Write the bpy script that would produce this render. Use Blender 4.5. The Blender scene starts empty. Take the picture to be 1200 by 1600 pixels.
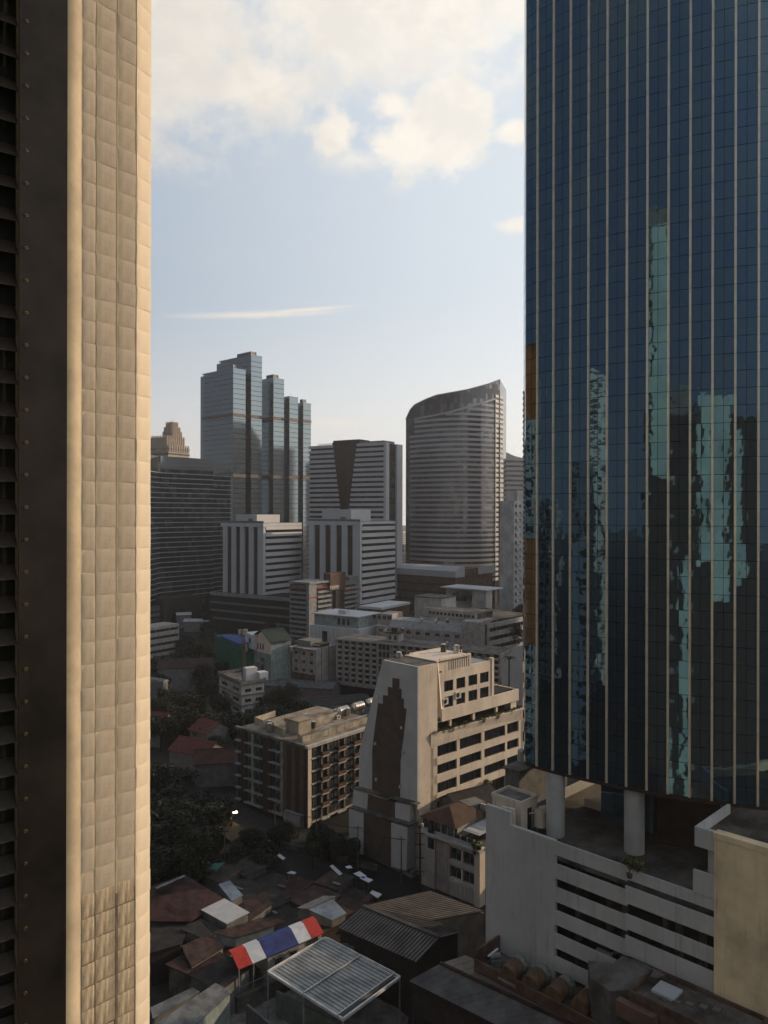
import bpy, math, random
from math import sin, cos, tan, radians, atan2, sqrt, pi
random.seed(7)
S = bpy.context.scene
C = S.collection
# ---------------------------------------------------------------- camera, sky, sun, exposure
H = 70.0                                            # eye height above the ground
cam = bpy.data.cameras.new('camera'); camo = bpy.data.objects.new('camera', cam); C.objects.link(camo)
camo.location = (0, 0, H); camo.rotation_euler = (radians(90), radians(-0.1), 0)
cam.sensor_fit = 'VERTICAL'; cam.sensor_height = 36; cam.lens = 27
cam.clip_start = 0.05; cam.clip_end = 20000
S.camera = camo
SUN_AZ, SUN_EL = 27.0, 17.0                         # azimuth from +X towards +Y
sd = bpy.data.lights.new('sun', 'SUN'); so = bpy.data.objects.new('sun', sd); C.objects.link(so)
sd.energy = 3.6; sd.angle = radians(0.53); sd.color = (1.0, 0.76, 0.50)
_d = (cos(radians(SUN_EL))*cos(radians(SUN_AZ)), cos(radians(SUN_EL))*sin(radians(SUN_AZ)), sin(radians(SUN_EL)))
from mathutils import Vector, Matrix
so.rotation_euler = Vector(_d).to_track_quat('Z', 'Y').to_euler()
w = bpy.data.worlds.new('World'); S.world = w; w.use_nodes = True
wn = w.node_tree; wn.nodes.clear()
def N(t, ty, **k):
    n = t.nodes.new(ty)
    for a, b in k.items(): setattr(n, a, b)
    return n
def L(t, a, b): t.links.new(a, b)
def mathn(t, op, a, b=None, c=None, clamp=False):
    n = N(t, 'ShaderNodeMath', operation=op, use_clamp=clamp)
    for i, x in enumerate((a, b, c)):
        if x is None: continue
        if isinstance(x, (int, float)): n.inputs[i].default_value = x
        else: L(t, x, n.inputs[i])
    return n.outputs[0]
def mixc(t, f, a, b, blend='MIX'):
    n = N(t, 'ShaderNodeMix', data_type='RGBA', blend_type=blend)
    for i, x in ((0, f), (6, a), (7, b)):
        if isinstance(x, (int, float)): n.inputs[i].default_value = x
        elif isinstance(x, tuple): n.inputs[i].default_value = (*x, 1)
        else: L(t, x, n.inputs[i])
    return n.outputs[2]
def ramp(t, x, lo, hi):
    n = N(t, 'ShaderNodeMapRange', interpolation_type='SMOOTHSTEP')
    n.inputs[1].default_value = lo; n.inputs[2].default_value = hi
    L(t, x, n.inputs[0]); return n.outputs[0]
out = N(wn, 'ShaderNodeOutputWorld'); bg = N(wn, 'ShaderNodeBackground'); L(wn, bg.outputs[0], out.inputs[0])
sky = N(wn, 'ShaderNodeTexSky', sky_type='NISHITA', sun_disc=False)
sky.sun_elevation = radians(SUN_EL); sky.sun_rotation = radians(90-SUN_AZ)
sky.air_density = 1.0; sky.dust_density = 2.2; sky.ozone_density = 1.0
bg.inputs[1].default_value = 0.105
tc = N(wn, 'ShaderNodeTexCoord'); sep = N(wn, 'ShaderNodeSeparateXYZ'); L(wn, tc.outputs['Generated'], sep.inputs[0])
az = mathn(wn, 'ARCTAN2', sep.outputs[0], sep.outputs[1])            # 0 ahead, + to the right
el = mathn(wn, 'ARCSINE', sep.outputs[2])
def fbm(vec, scale, detail=8, rough=.55, dist=0.0):
    n = N(wn, 'ShaderNodeTexNoise'); n.inputs['Scale'].default_value = scale; n.inputs['Detail'].default_value = detail
    n.inputs['Roughness'].default_value = rough; n.inputs['Distortion'].default_value = dist
    L(wn, vec, n.inputs['Vector']); return n.outputs[0]
cv = N(wn, 'ShaderNodeCombineXYZ'); L(wn, az, cv.inputs[0]); L(wn, mathn(wn, 'MULTIPLY', el, 1.35), cv.inputs[1])
n1 = fbm(cv.outputs[0], 9, 12, .60, .25); n2 = fbm(cv.outputs[0], 2.2, 6, .5); n3 = fbm(cv.outputs[0], 26, 10, .62)
nz = mathn(wn, 'ADD', mathn(wn, 'SUBTRACT', n1, .5), mathn(wn, 'MULTIPLY', mathn(wn, 'SUBTRACT', n3, .5), .55))
def pxdir(px, py):
    x, y, z = (px-600)/1200, 1.0, -(py-800)/1200
    return atan2(x, y), atan2(z, sqrt(x*x+1))
def blob(px, py, rx, ry, soft=.5, rough=2.4, rot=0.0):
    a, e = pxdir(px, py); rx /= 1200; ry /= 1200
    dx = mathn(wn, 'SUBTRACT', az, a); dy = mathn(wn, 'SUBTRACT', el, e)
    if rot:
        c_, s_ = cos(rot), sin(rot)
        dx, dy = (mathn(wn, 'ADD', mathn(wn, 'MULTIPLY', dx, c_), mathn(wn, 'MULTIPLY', dy, s_)),
                  mathn(wn, 'SUBTRACT', mathn(wn, 'MULTIPLY', dy, c_), mathn(wn, 'MULTIPLY', dx, s_)))
    r2 = mathn(wn, 'ADD', mathn(wn, 'POWER', mathn(wn, 'ABSOLUTE', mathn(wn, 'DIVIDE', dx, rx)), 2.0),
               mathn(wn, 'POWER', mathn(wn, 'ABSOLUTE', mathn(wn, 'DIVIDE', dy, ry)), 2.0))
    v = mathn(wn, 'SUBTRACT', 1.0, mathn(wn, 'SQRT', r2))
    return ramp(wn, mathn(wn, 'ADD', v, mathn(wn, 'MULTIPLY', nz, rough)), 0.0, soft)
blobs = [blob(225, 20, 300, 225, .75, 1.5), blob(620, -50, 520, 215, .7, 1.3), blob(650, 222, 140, 62, .6, 1.9), blob(700, 190, 92, 90, .5, 1.7),
         blob(528, 205, 56, 44, .6, 2.4), blob(400, 130, 150, 75, .8, 1.8), blob(610, 170, 70, 34, .7, 2.2), blob(560, 250, 90, 30, 1.2, 1.6),
         blob(805, 205, 50, 20, .6, 2.2), blob(830, 350, 70, 16, .8, 2.0), blob(400, 492, 190, 8, 1.1, .8, .07), blob(470, 485, 120, 5, 1.1, .8, .1),
         blob(530, 660, 90, 14, 1.6, 1.2), blob(330, 400, 260, 60, 2.6, 1.0)]
m = blobs[0]
for b_ in blobs[1:-1]: m = mathn(wn, 'MAXIMUM', m, b_)
m = mathn(wn, 'MAXIMUM', m, mathn(wn, 'MULTIPLY', blobs[-1], .12))
side = ramp(wn, mathn(wn, 'ABSOLUTE', az), .75, 1.1)                  # the cloud field carries on round the sky
gen = mathn(wn, 'MULTIPLY', mathn(wn, 'MULTIPLY', ramp(wn, n2, .50, .66), ramp(wn, el, .25, .5)), side)
m = mathn(wn, 'MAXIMUM', m, gen)
vd = N(wn, 'ShaderNodeVectorMath', operation='DOT_PRODUCT'); L(wn, tc.outputs['Generated'], vd.inputs[0]); vd.inputs[1].default_value = _d
sunness = vd.outputs['Value']                                        # 1 towards the sun, -1 away from it
hot = ramp(wn, sunness, -.05, .80); away = mathn(wn, 'SUBTRACT', 1.0, ramp(wn, sunness, -.75, .22))
high = ramp(wn, el, .55, 1.25)
shade = ramp(wn, n1, .40, .62)
ccol = mixc(wn, hot, (7.8, 7.1, 6.2), (10.4, 9.8, 8.8))
ccol = mixc(wn, mathn(wn, 'MULTIPLY', shade, .5), ccol, mixc(wn, hot, (5.9, 5.6, 5.3), (7.9, 7.6, 7.1)))
ccol = mixc(wn, away, ccol, (1.7, 1.6, 1.6)); ccol = mixc(wn, high, ccol, (3.2, 3.1, 3.1))
skyc = mixc(wn, hot, (3.75, 4.6, 5.7), (8.9, 9.5, 10.0))
skyc = mixc(wn, .22, skyc, sky.outputs[0])
skyc = mixc(wn, away, skyc, (1.0, 1.22, 1.65)); skyc = mixc(wn, mathn(wn, 'MULTIPLY', high, .8), skyc, (1.6, 2.1, 3.0))
hz = mathn(wn, 'SUBTRACT', 1.0, ramp(wn, el, -.02, .30))             # whitish air low over the city
hzc = mixc(wn, hot, (7.9, 7.4, 6.9), (10.6, 10.2, 9.5)); hzc = mixc(wn, away, hzc, (1.3, 1.35, 1.45))
skyc = mixc(wn, mathn(wn, 'MULTIPLY', hz, .85), skyc, hzc)
fin = mixc(wn, mathn(wn, 'MULTIPLY', m, .94), skyc, ccol)
L(wn, fin, bg.inputs[0])
S.view_settings.view_transform = 'Standard'; S.view_settings.look = 'None'
S.view_settings.exposure = 0.0; S.view_settings.gamma = 1; S.view_settings.use_curve_mapping = False
S.cycles.max_bounces = 6; S.cycles.diffuse_bounces = 3; S.cycles.glossy_bounces = 3
S.cycles.volume_bounces = 0; S.cycles.caustics_reflective = False; S.cycles.caustics_refractive = False
S.cycles.use_denoising = True; S.cycles.sample_clamp_indirect = 4
# ---------------------------------------------------------------- helpers
def P(px, py, Y): return Vector(((px-600)/1200*Y, Y, H-(py-800)/1200*Y))
def G(px, py, z): return P(px, py, (H-z)*1200/(py-800))
def tag(o, label=None, cat=None, group=None, kind=None):
    if label: o['label'] = label
    if cat: o['category'] = cat
    if group: o['group'] = group
    if kind: o['kind'] = kind
    return o
class MB:
    def __init__(s): s.v = []; s.f = []; s.m = []
    def add(s, vs, fs, mi=0):
        n = len(s.v); s.v += [tuple(p) for p in vs]; s.f += [tuple(i+n for i in f) for f in fs]; s.m += [mi]*len(fs); return s
    def box(s, x0, y0, z0, x1, y1, z1, mi=0):
        if x0 > x1: x0, x1 = x1, x0
        if y0 > y1: y0, y1 = y1, y0
        if z0 > z1: z0, z1 = z1, z0
        return s.add([(x0,y0,z0),(x1,y0,z0),(x1,y1,z0),(x0,y1,z0),(x0,y0,z1),(x1,y0,z1),(x1,y1,z1),(x0,y1,z1)],
              [(0,3,2,1),(4,5,6,7),(0,1,5,4),(1,2,6,5),(2,3,7,6),(3,0,4,7)], mi)
    def loft(s, A, B, mi=0, cap=True):               # two closed loops
        n = len(A); fs = [(i, (i+1) % n, n+(i+1) % n, n+i) for i in range(n)]
        if cap: fs += [tuple(reversed(range(n))), tuple(range(n, 2*n))]
        return s.add(list(A)+list(B), fs, mi)
    def prism(s, pts, z0, z1, mi=0): return s.loft([(x, y, z0) for x, y in pts], [(x, y, z1) for x, y in pts], mi)
    def slab(s, pts, d=(0, 0, -.15), mi=0):          # a planar outline given thickness d
        d = Vector(d); A = [Vector(p) for p in pts]; return s.loft([a+d for a in A], A, mi)
    def cyl(s, a, b, r, n=10, r2=None, mi=0):
        a = Vector(a); b = Vector(b); d = (b-a).normalized(); q = d.to_track_quat('Z', 'Y'); r2 = r if r2 is None else r2
        A = [a+q @ Vector((r*cos(2*pi*i/n), r*sin(2*pi*i/n), 0)) for i in range(n)]
        B = [b+q @ Vector((r2*cos(2*pi*i/n), r2*sin(2*pi*i/n), 0)) for i in range(n)]
        return s.loft(A, B, mi)
    def bar(s, a, b, w_, h, mi=0):                   # rectangular bar a->b
        a = Vector(a); b = Vector(b); d = (b-a).normalized(); x = d.cross(Vector((0, 0, 1)))
        x = (x.normalized() if x.length > 1e-4 else Vector((1, 0, 0)))*w_/2; y = x.cross(d).normalized()*h/2
        return s.loft([a-x-y, a+x-y, a+x+y, a-x+y], [b-x-y, b+x-y, b+x+y, b-x+y], mi)
    def mesh(s, name, mats):
        me = bpy.data.meshes.new(name); me.from_pydata(s.v, [], s.f)
        for m_ in (mats if isinstance(mats, (list, tuple)) else [mats]): me.materials.append(m_)
        me.polygons.foreach_set('material_index', s.m); me.update(); return me
    def build(s, name, mats, parent=None, loc=None):
        return link(name, s.mesh(name, mats), parent, loc)
def link(name, me, parent=None, loc=None, rot=None):
    o = bpy.data.objects.new(name, me); C.objects.link(o)
    if parent: o.parent = parent
    if loc is not None: o.location = loc
    if rot is not None: o.rotation_euler = rot
    return o
def smooth(o, ang=40):
    for p in o.data.polygons: p.use_smooth = True
    try: o.data.set_sharp_from_angle(angle=radians(ang))
    except Exception: pass
    return o
# ---------------------------------------------------------------- materials
def mat(name, col, rough=.85, metal=0.0, var=.18, scale=.6, streak=0.0, bump=.15, bscale=6, spec=.3, wave=None, wstr=.6, fine=0.0, bd=.05, vstreak=0.0, vcol=None):
    m_ = bpy.data.materials.new(name); m_.use_nodes = True; t = m_.node_tree; b = t.nodes['Principled BSDF']
    tc_ = N(t, 'ShaderNodeTexCoord'); co = tc_.outputs['Object']
    def noise(sc, det=5, vec=None, r=.6):
        n = N(t, 'ShaderNodeTexNoise'); n.inputs['Scale'].default_value = sc; n.inputs['Detail'].default_value = det
        n.inputs['Roughness'].default_value = r; L(t, vec or co, n.inputs['Vector']); return n.outputs[0]
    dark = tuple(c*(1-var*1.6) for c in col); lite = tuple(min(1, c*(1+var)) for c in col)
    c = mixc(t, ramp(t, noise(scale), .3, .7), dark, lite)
    if fine: c = mixc(t, mathn(t, 'MULTIPLY', ramp(t, noise(scale*9, 8), .45, .75), fine), c, tuple(x*.45 for x in col))
    if vstreak:
        mp = N(t, 'ShaderNodeMapping'); mp.inputs['Scale'].default_value = (60, 60, 7); L(t, co, mp.inputs[0])
        c = mixc(t, mathn(t, 'MULTIPLY', ramp(t, noise(1.0, 5, mp.outputs[0], .6), .42, .7), vstreak), c, vcol)
    if streak:
        mp = N(t, 'ShaderNodeMapping'); mp.inputs['Scale'].default_value = (1.6, 1.6, .09); L(t, co, mp.inputs[0])
        st = mathn(t, 'MULTIPLY', ramp(t, noise(1.0, 7, mp.outputs[0], .7), .48, .72), streak)
        st = mathn(t, 'MULTIPLY', st, ramp(t, noise(.22, 3), .35, .6))
        c = mixc(t, st, c, tuple(x*q for x, q in zip(col, (.34, .30, .27))))
    L(t, c, b.inputs['Base Color'])
    b.inputs['Roughness'].default_value = rough; b.inputs['Metallic'].default_value = metal
    b.inputs['Specular IOR Level'].default_value = spec
    h = noise(bscale, 6)
    bp = N(t, 'ShaderNodeBump'); bp.inputs['Strength'].default_value = bump; bp.inputs['Distance'].default_value = bd
    if wave:                                           # corrugated sheet: ridges across one local axis
        wv = N(t, 'ShaderNodeTexWave', bands_direction=wave[0]); wv.inputs['Scale'].default_value = wave[1]; L(t, co, wv.inputs[0])
        wv.inputs['Distortion'].default_value = .3
        h = mathn(t, 'ADD', mathn(t, 'MULTIPLY', wv.outputs[1], wstr), h)
        bp.inputs['Strength'].default_value = max(bump, .5)
    L(t, h, bp.inputs['Height']); L(t, bp.outputs[0], b.inputs['Normal'])
    return m_
def glass(name, col, metal=.35, rough=.06, wob=.12, wscale=.5, cell=None, spec=.5, dirt=.0):
    m_ = bpy.data.materials.new(name); m_.use_nodes = True; t = m_.node_tree; b = t.nodes['Principled BSDF']
    tc_ = N(t, 'ShaderNodeTexCoord'); co = tc_.outputs['Object']
    c = None
    if cell:                                           # pane-sized tone changes: blinds, curtains
        sn = N(t, 'ShaderNodeVectorMath', operation='SNAP'); L(t, co, sn.inputs[0]); sn.inputs[1].default_value = cell
        wnz = N(t, 'ShaderNodeTexWhiteNoise'); L(t, sn.outputs[0], wnz.inputs[0])
        c = mixc(t, ramp(t, wnz.outputs[0], .55, 1.0), col, tuple(min(1, x*2.6+.02) for x in col))
        L(t, c, b.inputs['Base Color'])
    else: b.inputs['Base Color'].default_value = (*col, 1)
    b.inputs['Metallic'].default_value = metal; b.inputs['Roughness'].default_value = rough; b.inputs['Specular IOR Level'].default_value = spec
    n = N(t, 'ShaderNodeTexNoise'); n.inputs['Scale'].default_value = wscale; n.inputs['Detail'].default_value = 2; L(t, co, n.inputs['Vector'])
    bp = N(t, 'ShaderNodeBump'); bp.inputs['Strength'].default_value = wob; bp.inputs['Distance'].default_value = .1
    L(t, n.outputs[0], bp.inputs['Height']); L(t, bp.outputs[0], b.inputs['Normal'])
    return m_
M = {}
M['white'] = mat('white paint', (.50,.49,.47), streak=.5, scale=.15)
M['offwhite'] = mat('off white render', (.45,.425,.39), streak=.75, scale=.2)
M['podium'] = mat('podium render', (.52,.51,.49), streak=.45, scale=.12, fine=.08, var=.09, bump=.3)
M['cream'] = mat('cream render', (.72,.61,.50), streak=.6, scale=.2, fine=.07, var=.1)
M['cream_warmlight'] = mat('cream wing with painted warm light', (.84,.65,.41), streak=.5, scale=.15, var=.22)  # golden reflected light put into this cream, besides the stain streaks
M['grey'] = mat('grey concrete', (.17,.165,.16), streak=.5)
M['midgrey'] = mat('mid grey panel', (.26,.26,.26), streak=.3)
M['pink'] = mat('pinkish render', (.36,.32,.295), streak=.6)
M['mint'] = mat('mint wall', (.24,.28,.27), streak=.4)
M['deck'] = mat('roof deck', (.11,.095,.082), var=.5, scale=.25, fine=.6)
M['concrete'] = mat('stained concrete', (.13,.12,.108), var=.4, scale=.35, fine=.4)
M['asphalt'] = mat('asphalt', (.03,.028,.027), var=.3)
M['ground'] = mat('city ground', (.020,.018,.015), var=.6, scale=.06, fine=.5)
M['brown'] = mat('dark brown cladding', (.045,.034,.030), streak=.3, fine=.3, scale=.8)
M['inlay'] = mat('brown mosaic tile', (.105,.078,.066), streak=.5, scale=.4, fine=.25)
M['darkmetal'] = mat('dark bronze metal', (.020,.015,.012), rough=.5, metal=.3, var=.4, scale=3, bump=.3, bscale=40, bd=.001)
M['black'] = mat('dark void', (.010,.010,.010), rough=.9)
M['steel'] = mat('steel', (.45,.44,.42), rough=.4, metal=.6)
M['tank'] = mat('tank metal', (.62,.58,.52), rough=.28, metal=.85, bump=.05)
M['whitemetal'] = mat('white metal', (.62,.62,.60), rough=.5, streak=.3)
M['fin'] = mat('mullion cap', (.85,.74,.58), rough=.34, metal=.55, var=.08, bump=.02)
M['redtile'] = mat('red roof tile', (.11,.032,.024), var=.3, scale=1.5, wave=('X', 1.4), fine=.4)
M['maroon'] = mat('maroon sheet', (.040,.016,.014), var=.4, scale=.6, wave=('X', 1.2), fine=.5)
M['rust'] = mat('rusty sheet', (.050,.025,.018), var=.5, scale=.7, wave=('X', 1.2), fine=.6, rough=.75)
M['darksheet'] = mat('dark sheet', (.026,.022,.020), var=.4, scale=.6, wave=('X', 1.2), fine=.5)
M['greysheet'] = mat('grey sheet', (.13,.135,.135), var=.35, scale=.6, wave=('X', 1.2), fine=.4, rough=.5)
M['bluesheet'] = mat('blue grey sheet', (.14,.18,.24), var=.25, scale=.5, wave=('X', 1.2), fine=.3, rough=.5)
M['tealsheet'] = mat('teal sheet', (.03,.14,.12), var=.25, wave=('X', 1.2))
M['palesheet'] = mat('pale roof sheet', (.40,.41,.42), var=.08, scale=.5, rough=.6)
M['ribroof'] = mat('ribbed brown roof', (.14,.125,.112), var=.25, scale=.3, rough=.5, fine=.3)
M['rib'] = mat('roof rib', (.075,.066,.060), var=.2)
M['slat'] = mat('canopy slat', (.33,.335,.32), var=.2, scale=.5, rough=.55)
M['canopysheet'] = mat('canopy sheet', (.15,.155,.15), var=.2, scale=.5)
M['flagred'] = mat('red roof paint', (.42,.032,.024), var=.2, fine=.3, rough=.6)
M['flagwhite'] = mat('white roof paint', (.54,.57,.62), var=.12, fine=.2, rough=.6)
M['flagblue'] = mat('blue roof paint', (.020,.036,.16), var=.25, fine=.35, rough=.6)
M['yellow'] = mat('yellow sheet', (.60,.36,.04), var=.2)
M['plum'] = mat('reddish plaster', (.13,.075,.055), var=.35, scale=.4, streak=.6)
M['terracotta'] = mat('terracotta wall', (.11,.062,.045), var=.25)
M['green net'] = mat('green safety net', (.012,.11,.065), var=.3, scale=.5, wave=('Z', .8), wstr=.3)
M['bluetarp'] = mat('blue tarpaulin', (.04,.07,.20), var=.2)
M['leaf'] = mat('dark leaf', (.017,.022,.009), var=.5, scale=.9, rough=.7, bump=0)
M['leaf2'] = mat('olive leaf', (.028,.028,.010), var=.5, scale=.9, rough=.7, bump=0)
M['leaf3'] = mat('bright olive leaf', (.12,.13,.035), var=.5, scale=2, rough=.7, bump=0)  # brighter olive tone for planter and potted shrubs
M['bark'] = mat('bark', (.03,.022,.016), var=.3)
M['soil'] = mat('soil', (.05,.035,.025), var=.3)
M['tile'] = mat('painted wall tile', (.48,.392,.312), var=.10, scale=7, rough=.8, bump=.6, bscale=30, fine=.12, bd=.0018, vstreak=.35, vcol=(.56,.45,.33))
M['render'] = mat('smooth plaster', (.74,.61,.46), var=.08, scale=5, rough=.7, bump=.5, bscale=16, bd=.0015)
M['bead'] = mat('yellowed plaster', (.50,.395,.275), var=.14, scale=4, rough=.75, bump=.6, bscale=14, bd=.002, fine=.15)
M['slatbrown'] = mat('brown slat', (.030,.021,.015), rough=.6, var=.4, scale=3)
M['jointpaint'] = mat('painted joint', (.58,.455,.315), var=.1, scale=8)
M['grout'] = mat('dirty grout', (.16,.115,.075), var=.4, scale=9)
M['tiledirt'] = mat('weathered tile', (.38,.295,.215), var=.3, scale=6, rough=.85, bump=.8, bscale=40, fine=.5, bd=.002, vstreak=.8, vcol=(.66,.52,.36))
M['brass'] = mat('screw head', (.20,.14,.05), metal=.7, rough=.45)
M['gdark'] = glass('dark window glass', (.018,.022,.026), metal=.0, rough=.08, cell=(1.2,1.2,1.2))
M['gcurt'] = glass('window glass with curtains', (.035,.040,.044), metal=.0, rough=.12, cell=(.9,.9,1.4))
M['goffice'] = glass('office glass', (.022,.024,.028), metal=.15, rough=.08, wob=.25, wscale=.25, cell=(3,3,3.6))
M['gbrown'] = glass('bronze glass', (.05,.040,.032), metal=.5, rough=.07, wob=.35, wscale=.12)
M['gfacet'] = glass('blue green curtain glass', (.27,.325,.355), metal=.85, rough=.07, wob=.18, wscale=.06)
M['gband'] = mat('brown spandrel stone', (.17,.125,.11), rough=.5)
M['gsail'] = glass('sail tower glass', (.085,.085,.092), metal=.6, rough=.07, wob=.35, wscale=.10, cell=(2.4,2.4,4))
M['stripe'] = mat('pale spandrel', (.52,.52,.525), rough=.6, var=.06, streak=.1, scale=.05)
M['stripe2'] = mat('warm grey spandrel', (.50,.48,.47), rough=.45, var=.06, scale=.05)
M['darkstripe'] = mat('thin ledge', (.30,.30,.30), rough=.6)
M['gtower'] = glass('teal tower glass', (.100,.183,.240), metal=.9, rough=.025, wob=.10, wscale=.55)
M['gtower2'] = glass('blue tower glass', (.092,.168,.245), metal=.9, rough=.025, wob=.10, wscale=.55)
M['gtower3'] = glass('painted reflection tower pane', (.115,.080,.048), metal=.8, rough=.08, wob=.10, wscale=.55)  # brown pane colour stands in for a warm reflection
M['joint'] = mat('dark glazing joint', (.008,.009,.009), rough=.6)
# ---------------------------------------------------------------- building frames
class Bld:
    """local axes: u along the face going right and away, v along the face going left and away; origin = near corner"""
    def __init__(s, name, label, cat, px=None, Y=None, th=45, group=None, xy=None, kind=None):
        s.X, s.Y = xy if xy else ((px-600)/1200*Y, Y)
        s.t = radians(th); s.c, s.s = cos(s.t), sin(s.t)
        s.r = link(name, None, None, (s.X, s.Y, 0), (0, 0, s.t)); tag(s.r, label, cat, group, kind)
    def loc(s, Xw, Yw): dx, dy = Xw-s.X, Yw-s.Y; return dx*s.c+dy*s.s, -dx*s.s+dy*s.c
    def u(s, px, v=0.0):
        k = (px-600)/1200; ox, oy = s.X-v*s.s, s.Y+v*s.c; return (k*oy-ox)/(s.c-k*s.s)
    def v(s, px, u=0.0):
        k = (px-600)/1200; ox, oy = s.X+u*s.c, s.Y+u*s.s; return (k*oy-ox)/(-s.s-k*s.c)
    def wy(s, u, v): return s.Y+u*s.s+v*s.c
    def hu(s, px, py, v=0.0): u = s.u(px, v); return u, H-(py-800)/1200*s.wy(u, v)
    def hv(s, px, py, u=0.0): v = s.v(px, u); return v, H-(py-800)/1200*s.wy(u, v)
    def hz(s, px, py, z): g = G(px, py, z); return s.loc(g.x, g.y)
    def g3(s, px, py, z): a, b = s.hz(px, py, z); return (a, b, z)
    def zu(s, py, u=0.0, v=0.0): return H-(py-800)/1200*s.wy(u, v)
    def part(s, name, mb, m_, parent=None): return mb.build(name, m_, parent or s.r)
    def bx(s, name, m_, *a): return MB().box(*a).build(name, m_, s.r)
_wc = {}
def window_mesh(w_, h, axis, fm, gm, nx=2, nz=1, t=.07, d=.12):
    k = (round(w_, 2), round(h, 2), axis, fm, gm, nx, nz)
    if k in _wc: return _wc[k]
    mb = MB()
    def bx(a0, z0, a1, z1, d0, d1, mi):
        if axis == 'u': mb.box(a0, d0, z0, a1, d1, z1, mi)          # face v = const, outward -v
        else: mb.box(d0, a0, z0, d1, a1, z1, mi)
    bx(0, 0, w_, h, .03, .06, 1)
    bx(0, 0, w_, t, -d/2, .03, 0); bx(0, h-t, w_, h, -d/2, .03, 0)
    for i in range(nx+1):
        a = i*(w_-t)/nx; bx(a, t, a+t, h-t, -d/2, .03, 0)
    for j in range(1, nz):
        z = j*h/nz; bx(t, z, w_-t, z+t*.7, -d/2+.01, .03, 0)
    _wc[k] = mb.mesh('window', [M[fm], M[gm]]); return _wc[k]
def wall_grid(b, axis, off, a0, a1, z0, z1, cols, rows, fw=.55, fh=.5, m_='white', fm='whitemetal', gm='gdark', depth=.25, sill=.35, nx=2, winobj=True, name='wall', thick=.4, wins=None):
    """a face with real openings: bands over the full width, piers between them, a window in every opening"""
    mb = MB()
    def bx(p0, q0, p1, q1):
        if axis == 'u': mb.box(p0, off, q0, p1, off+thick, q1)
        else: mb.box(off, p0, q0, off+thick, p1, q1)
    cw = (a1-a0)/cols; rh = (z1-z0)/rows; zz = z0
    for j in range(rows):
        wz0 = z0+rh*j+rh*(1-fh)*sill; wz1 = wz0+rh*fh
        bx(a0, zz, a1, wz0); zz = wz1; aa = a0
        for i in range(cols):
            p0 = a0+cw*i+cw*(1-fw)/2; p1 = p0+cw*fw
            bx(aa, wz0, p0, wz1); aa = p1
            if winobj:
                me = window_mesh(p1-p0, wz1-wz0, axis, fm, gm, nx)
                link('window', me, b.r, (p0, off+depth, wz0) if axis == 'u' else (off+depth, p0, wz0))
        bx(aa, wz0, a1, wz1)
    bx(a0, zz, a1, z1)
    o = mb.build(name, M[m_], b.r)
    if not winobj:
        g = MB()
        if axis == 'u': g.box(a0+.05, off+depth, z0+.05, a1-.05, off+depth+.1, z1-.05)
        else: g.box(off+depth, a0+.05, z0+.05, off+depth+.1, a1-.05, z1-.05)
        g.build('glazing', M[gm], b.r)
    return o
def ring(b, name, m_, u0, u1, v0, v1, z0, z1, t=.25, parent=None):        # parapet
    mb = MB(); mb.box(u0, v0, z0, u1, v0+t, z1); mb.box(u0, v1-t, z0, u1, v1, z1); mb.box(u0, v0+t, z0, u0+t, v1-t, z1); mb.box(u1-t, v0+t, z0, u1, v1-t, z1)
    return mb.build(name, M[m_], parent or b.r)
def flat(b, u0, u1, v0, v1, z1, par='white', h=.8, deck='deck'):
    b.bx('roof', M[deck], u0+.31, v0+.31, z1-.3, u1-.31, v1-.31, z1); ring(b, 'parapet', par, u0-.05, u1+.05, v0-.05, v1+.05, z1-.05, z1+h, .3)
# ---------------------------------------------------------------- ground
mb = MB(); mb.add([(-2600,-1500,0),(2600,-1500,0),(2600,4000,0),(-2600,4000,0)], [(0,1,2,3)])
tag(mb.build('ground', M['ground']), kind='structure')
def strip(name, a, b, wd, z, m_):
    a = Vector((*a, z)); b = Vector((*b, z)); d = (b-a).normalized(); n = Vector((-d.y, d.x, 0))*wd/2
    mb = MB(); mb.add([a-n, b-n, b+n, a+n], [(0,1,2,3)]); return tag(mb.build(name, m_), kind='structure')
strip('road', (-140, 330), (40, 196), 12, .012, M['asphalt'])
strip('road', (-45, 190), (-6, 150), 7, .016, M['asphalt'])
strip('road', (-180, 372), (200, 520), 16, .020, M['asphalt'])
# ---------------------------------------------------------------- glass tower
NX = [(19.6,98.1)]
HD = [radians(-43.5+26.5*i/11) for i in range(11)]
for h_ in HD: NX.append((NX[-1][0]+2.335*cos(h_), NX[-1][1]+2.335*sin(h_)))
hh = -17.0
for i in range(8):
    hh += 2.4; NX.append((NX[-1][0]+2.335*cos(radians(hh)), NX[-1][1]+2.335*sin(radians(hh))))
left = [(19.6-2.0*cos(radians(-52)), 98.1-2.0*sin(radians(-52)))]                 # narrow end bay, then round the back
LB = [(18.40,100.6), (18.75,103.5), (20.0,108.0), (24.0,116.0)]
tw = link('glass_office_tower', None, None, (NX[0][0], NX[0][1], 0))
tag(tw, 'tall dark teal glass office tower with pale vertical fins, filling the right side', 'office tower')
OX, OY = NX[0]
TZ0, ROW, NR = 37.6, 1.93, 58
PA = [LB[2], LB[1], LB[0]] + left + NX
PA = PA[:]                                           # outer glass line, left to right
def inset(pts, d):
    out_ = []
    for i, p in enumerate(pts):
        a = Vector(pts[max(0, i-1)]); b = Vector(pts[min(len(pts)-1, i+1)]); t_ = (b-a).normalized()
        n = Vector((-t_.y, t_.x)); out_.append((p[0]+n.x*d, p[1]+n.y*d))
    return out_
core = inset(PA, .16); core += [(core[-1][0]+2, core[-1][1]+30), (LB[3][0]+2, LB[3][1]+10)]
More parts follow.
